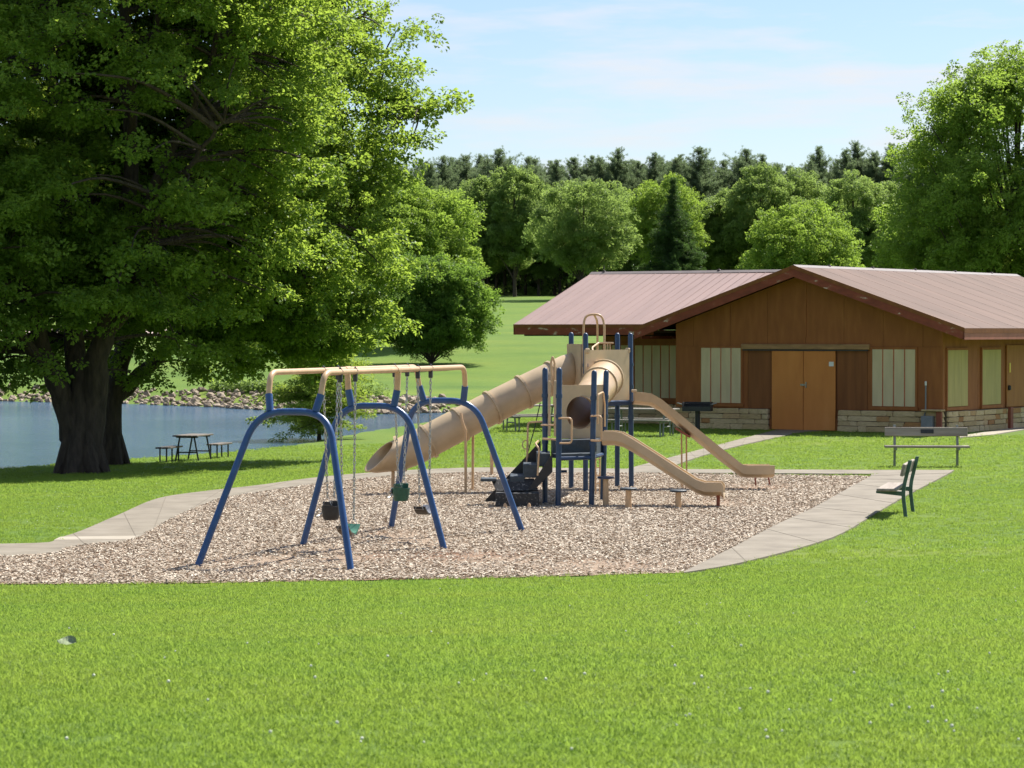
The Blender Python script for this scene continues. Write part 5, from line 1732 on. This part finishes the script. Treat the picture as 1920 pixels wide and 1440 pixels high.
GZ = height(GP)
gs3 = np.column_stack([GS, GS, GS * np.where(GS > 1.7, .62, 1.0) * rng.uniform(.8, 1.2, len(GS))])
grass = scatter_obj("grass", np.column_stack([GP, GZ]), rand_rot(len(GP), .12), gs3, GRP['grass'])
tag(grass, "short mown green grass covering the lawns", "grass")
def clover_mesh(seed):
    bm = bmesh.new(); bmesh.ops.create_icosphere(bm, subdivisions=1, radius=.0065)
    for v in bm.verts: v.co.z += .042
    ms = bpy.data.meshes.new("clover_head"); bm.to_mesh(ms); bm.free(); ms.materials.append(M['clover']); return ms
GRP['clover'] = scatter_group("clover_heads", proto_collection("clover_head", [clover_mesh(1)]))
cp = []
for px0, px1, py0, py1, n_ in ((1200, 1960, 960, 1430, 75), (0, 1200, 1110, 1430, 32), (1250, 1900, 900, 1080, 60), (30, 330, 905, 1000, 60)):
    for _ in range(n_):
        px, py = random.uniform(px0, px1), random.uniform(py0, py1)
        q = ray_ground(px, py, 9, 75, .25)
        if not any(inside(np.array([[q.x, q.y]]), pl)[0] for pl in PATHS): cp.append(tuple(q))
cl = scatter_obj("clover_flowers", cp, rand_rot(len(cp), .2), rng.uniform(.7, 1.3, len(cp)), GRP['clover']); tag(cl, "tiny white clover flowers dotted through the lawn", "clover")

def chip_mesh(seed):
    rs = random.Random(seed); mb = MB()
    mb.box((0, 0, 0), (rs.uniform(.03, .065), rs.uniform(.010, .022), rs.uniform(.004, .009)))
    ms = bpy.data.meshes.new("chip"); ms.from_pydata([(v[0] + rs.uniform(-.008, .008), v[1] + rs.uniform(-.005, .005), v[2]) for v in mb.v], [], mb.f); ms.materials.append(M['chip']); return ms
GRP['chip'] = scatter_group("wood_chips", proto_collection("wood_chip", [chip_mesh(850 + i) for i in range(8)]))
n_ = 440000
CPts = np.column_stack([rng.uniform(-13, 9, n_), rng.uniform(31, 57, n_)])
CPts = CPts[np.abs(CPts[:, 0]) < CPts[:, 1] * 960 / F_PX + 1.2]
CPts = CPts[inside(CPts, PATHS[0])]
kp = rng.uniform(0, 1, len(CPts)) < np.clip(1.25 - (CPts[:, 1] - 31) / 40, .35, 1)
CPts = CPts[kp]
# scuffed hollows under the swings and at the slide ends show the darker bed
hol = [(SWF + sw(s, sg * BB, 0), .75) for s, sg, *_ in SWINGS] + [(G(1350, 945), .7), (G(1430, 915), .7), (G(705, 928), .8), (G(505, 1052), .9), (G(900, 1050), 1.0), (G(1130, 1064), .9)]
wgt = np.zeros(len(CPts))
for c_, r_h in hol:
    wgt = np.maximum(wgt, np.exp(-(((CPts[:, 0] - c_.x) / r_h) ** 2 + ((CPts[:, 1] - c_.y) / (r_h * 1.5)) ** 2)))
CPts = CPts[rng.uniform(0, 1, len(CPts)) > wgt * .85]
m_ = len(CPts)
chips = scatter_obj("wood_chips", np.column_stack([CPts, .018 + rng.uniform(0, .02, m_)]), np.column_stack([rng.normal(0, .25, m_), rng.normal(0, .25, m_), rng.uniform(0, 6.28, m_)]), rng.uniform(.5, 1.05, m_), GRP['chip'])
tag(chips, "loose pale wood chips covering the playground", "wood chips")

# fallen leaf lying on the near lawn
p = ray_ground(125, 1218)
mb = MB(); rings = []
for i in range(7):
    t = i / 6; y = (t - .5) * .14; w_ = .055 * math.sin(math.pi * min(.98, t * .9 + .06)) + .004
    rings.append([Vector((-w_, y, .035 + .02 * math.sin(t * 3))), Vector((0, y, .018 + .03 * t)), Vector((w_, y, .04 + .015 * math.cos(t * 4)))])
mb.rings(rings, False)
M['dry_leaf'] = mat_noise("pale_underside_leaf", s3((0.27, 0.32, 0.19), .7, 1.2), 30, .95, spec=0.1)
lf = mb.build("fallen_leaf", M['dry_leaf']); lf.location = p + Vector((0, 0, .03)); lf.rotation_euler = (0, R(-42), R(82)); lf.scale = (.7, .8, .7)
tag(lf, "single curled pale leaf lying on the near lawn", "leaf")
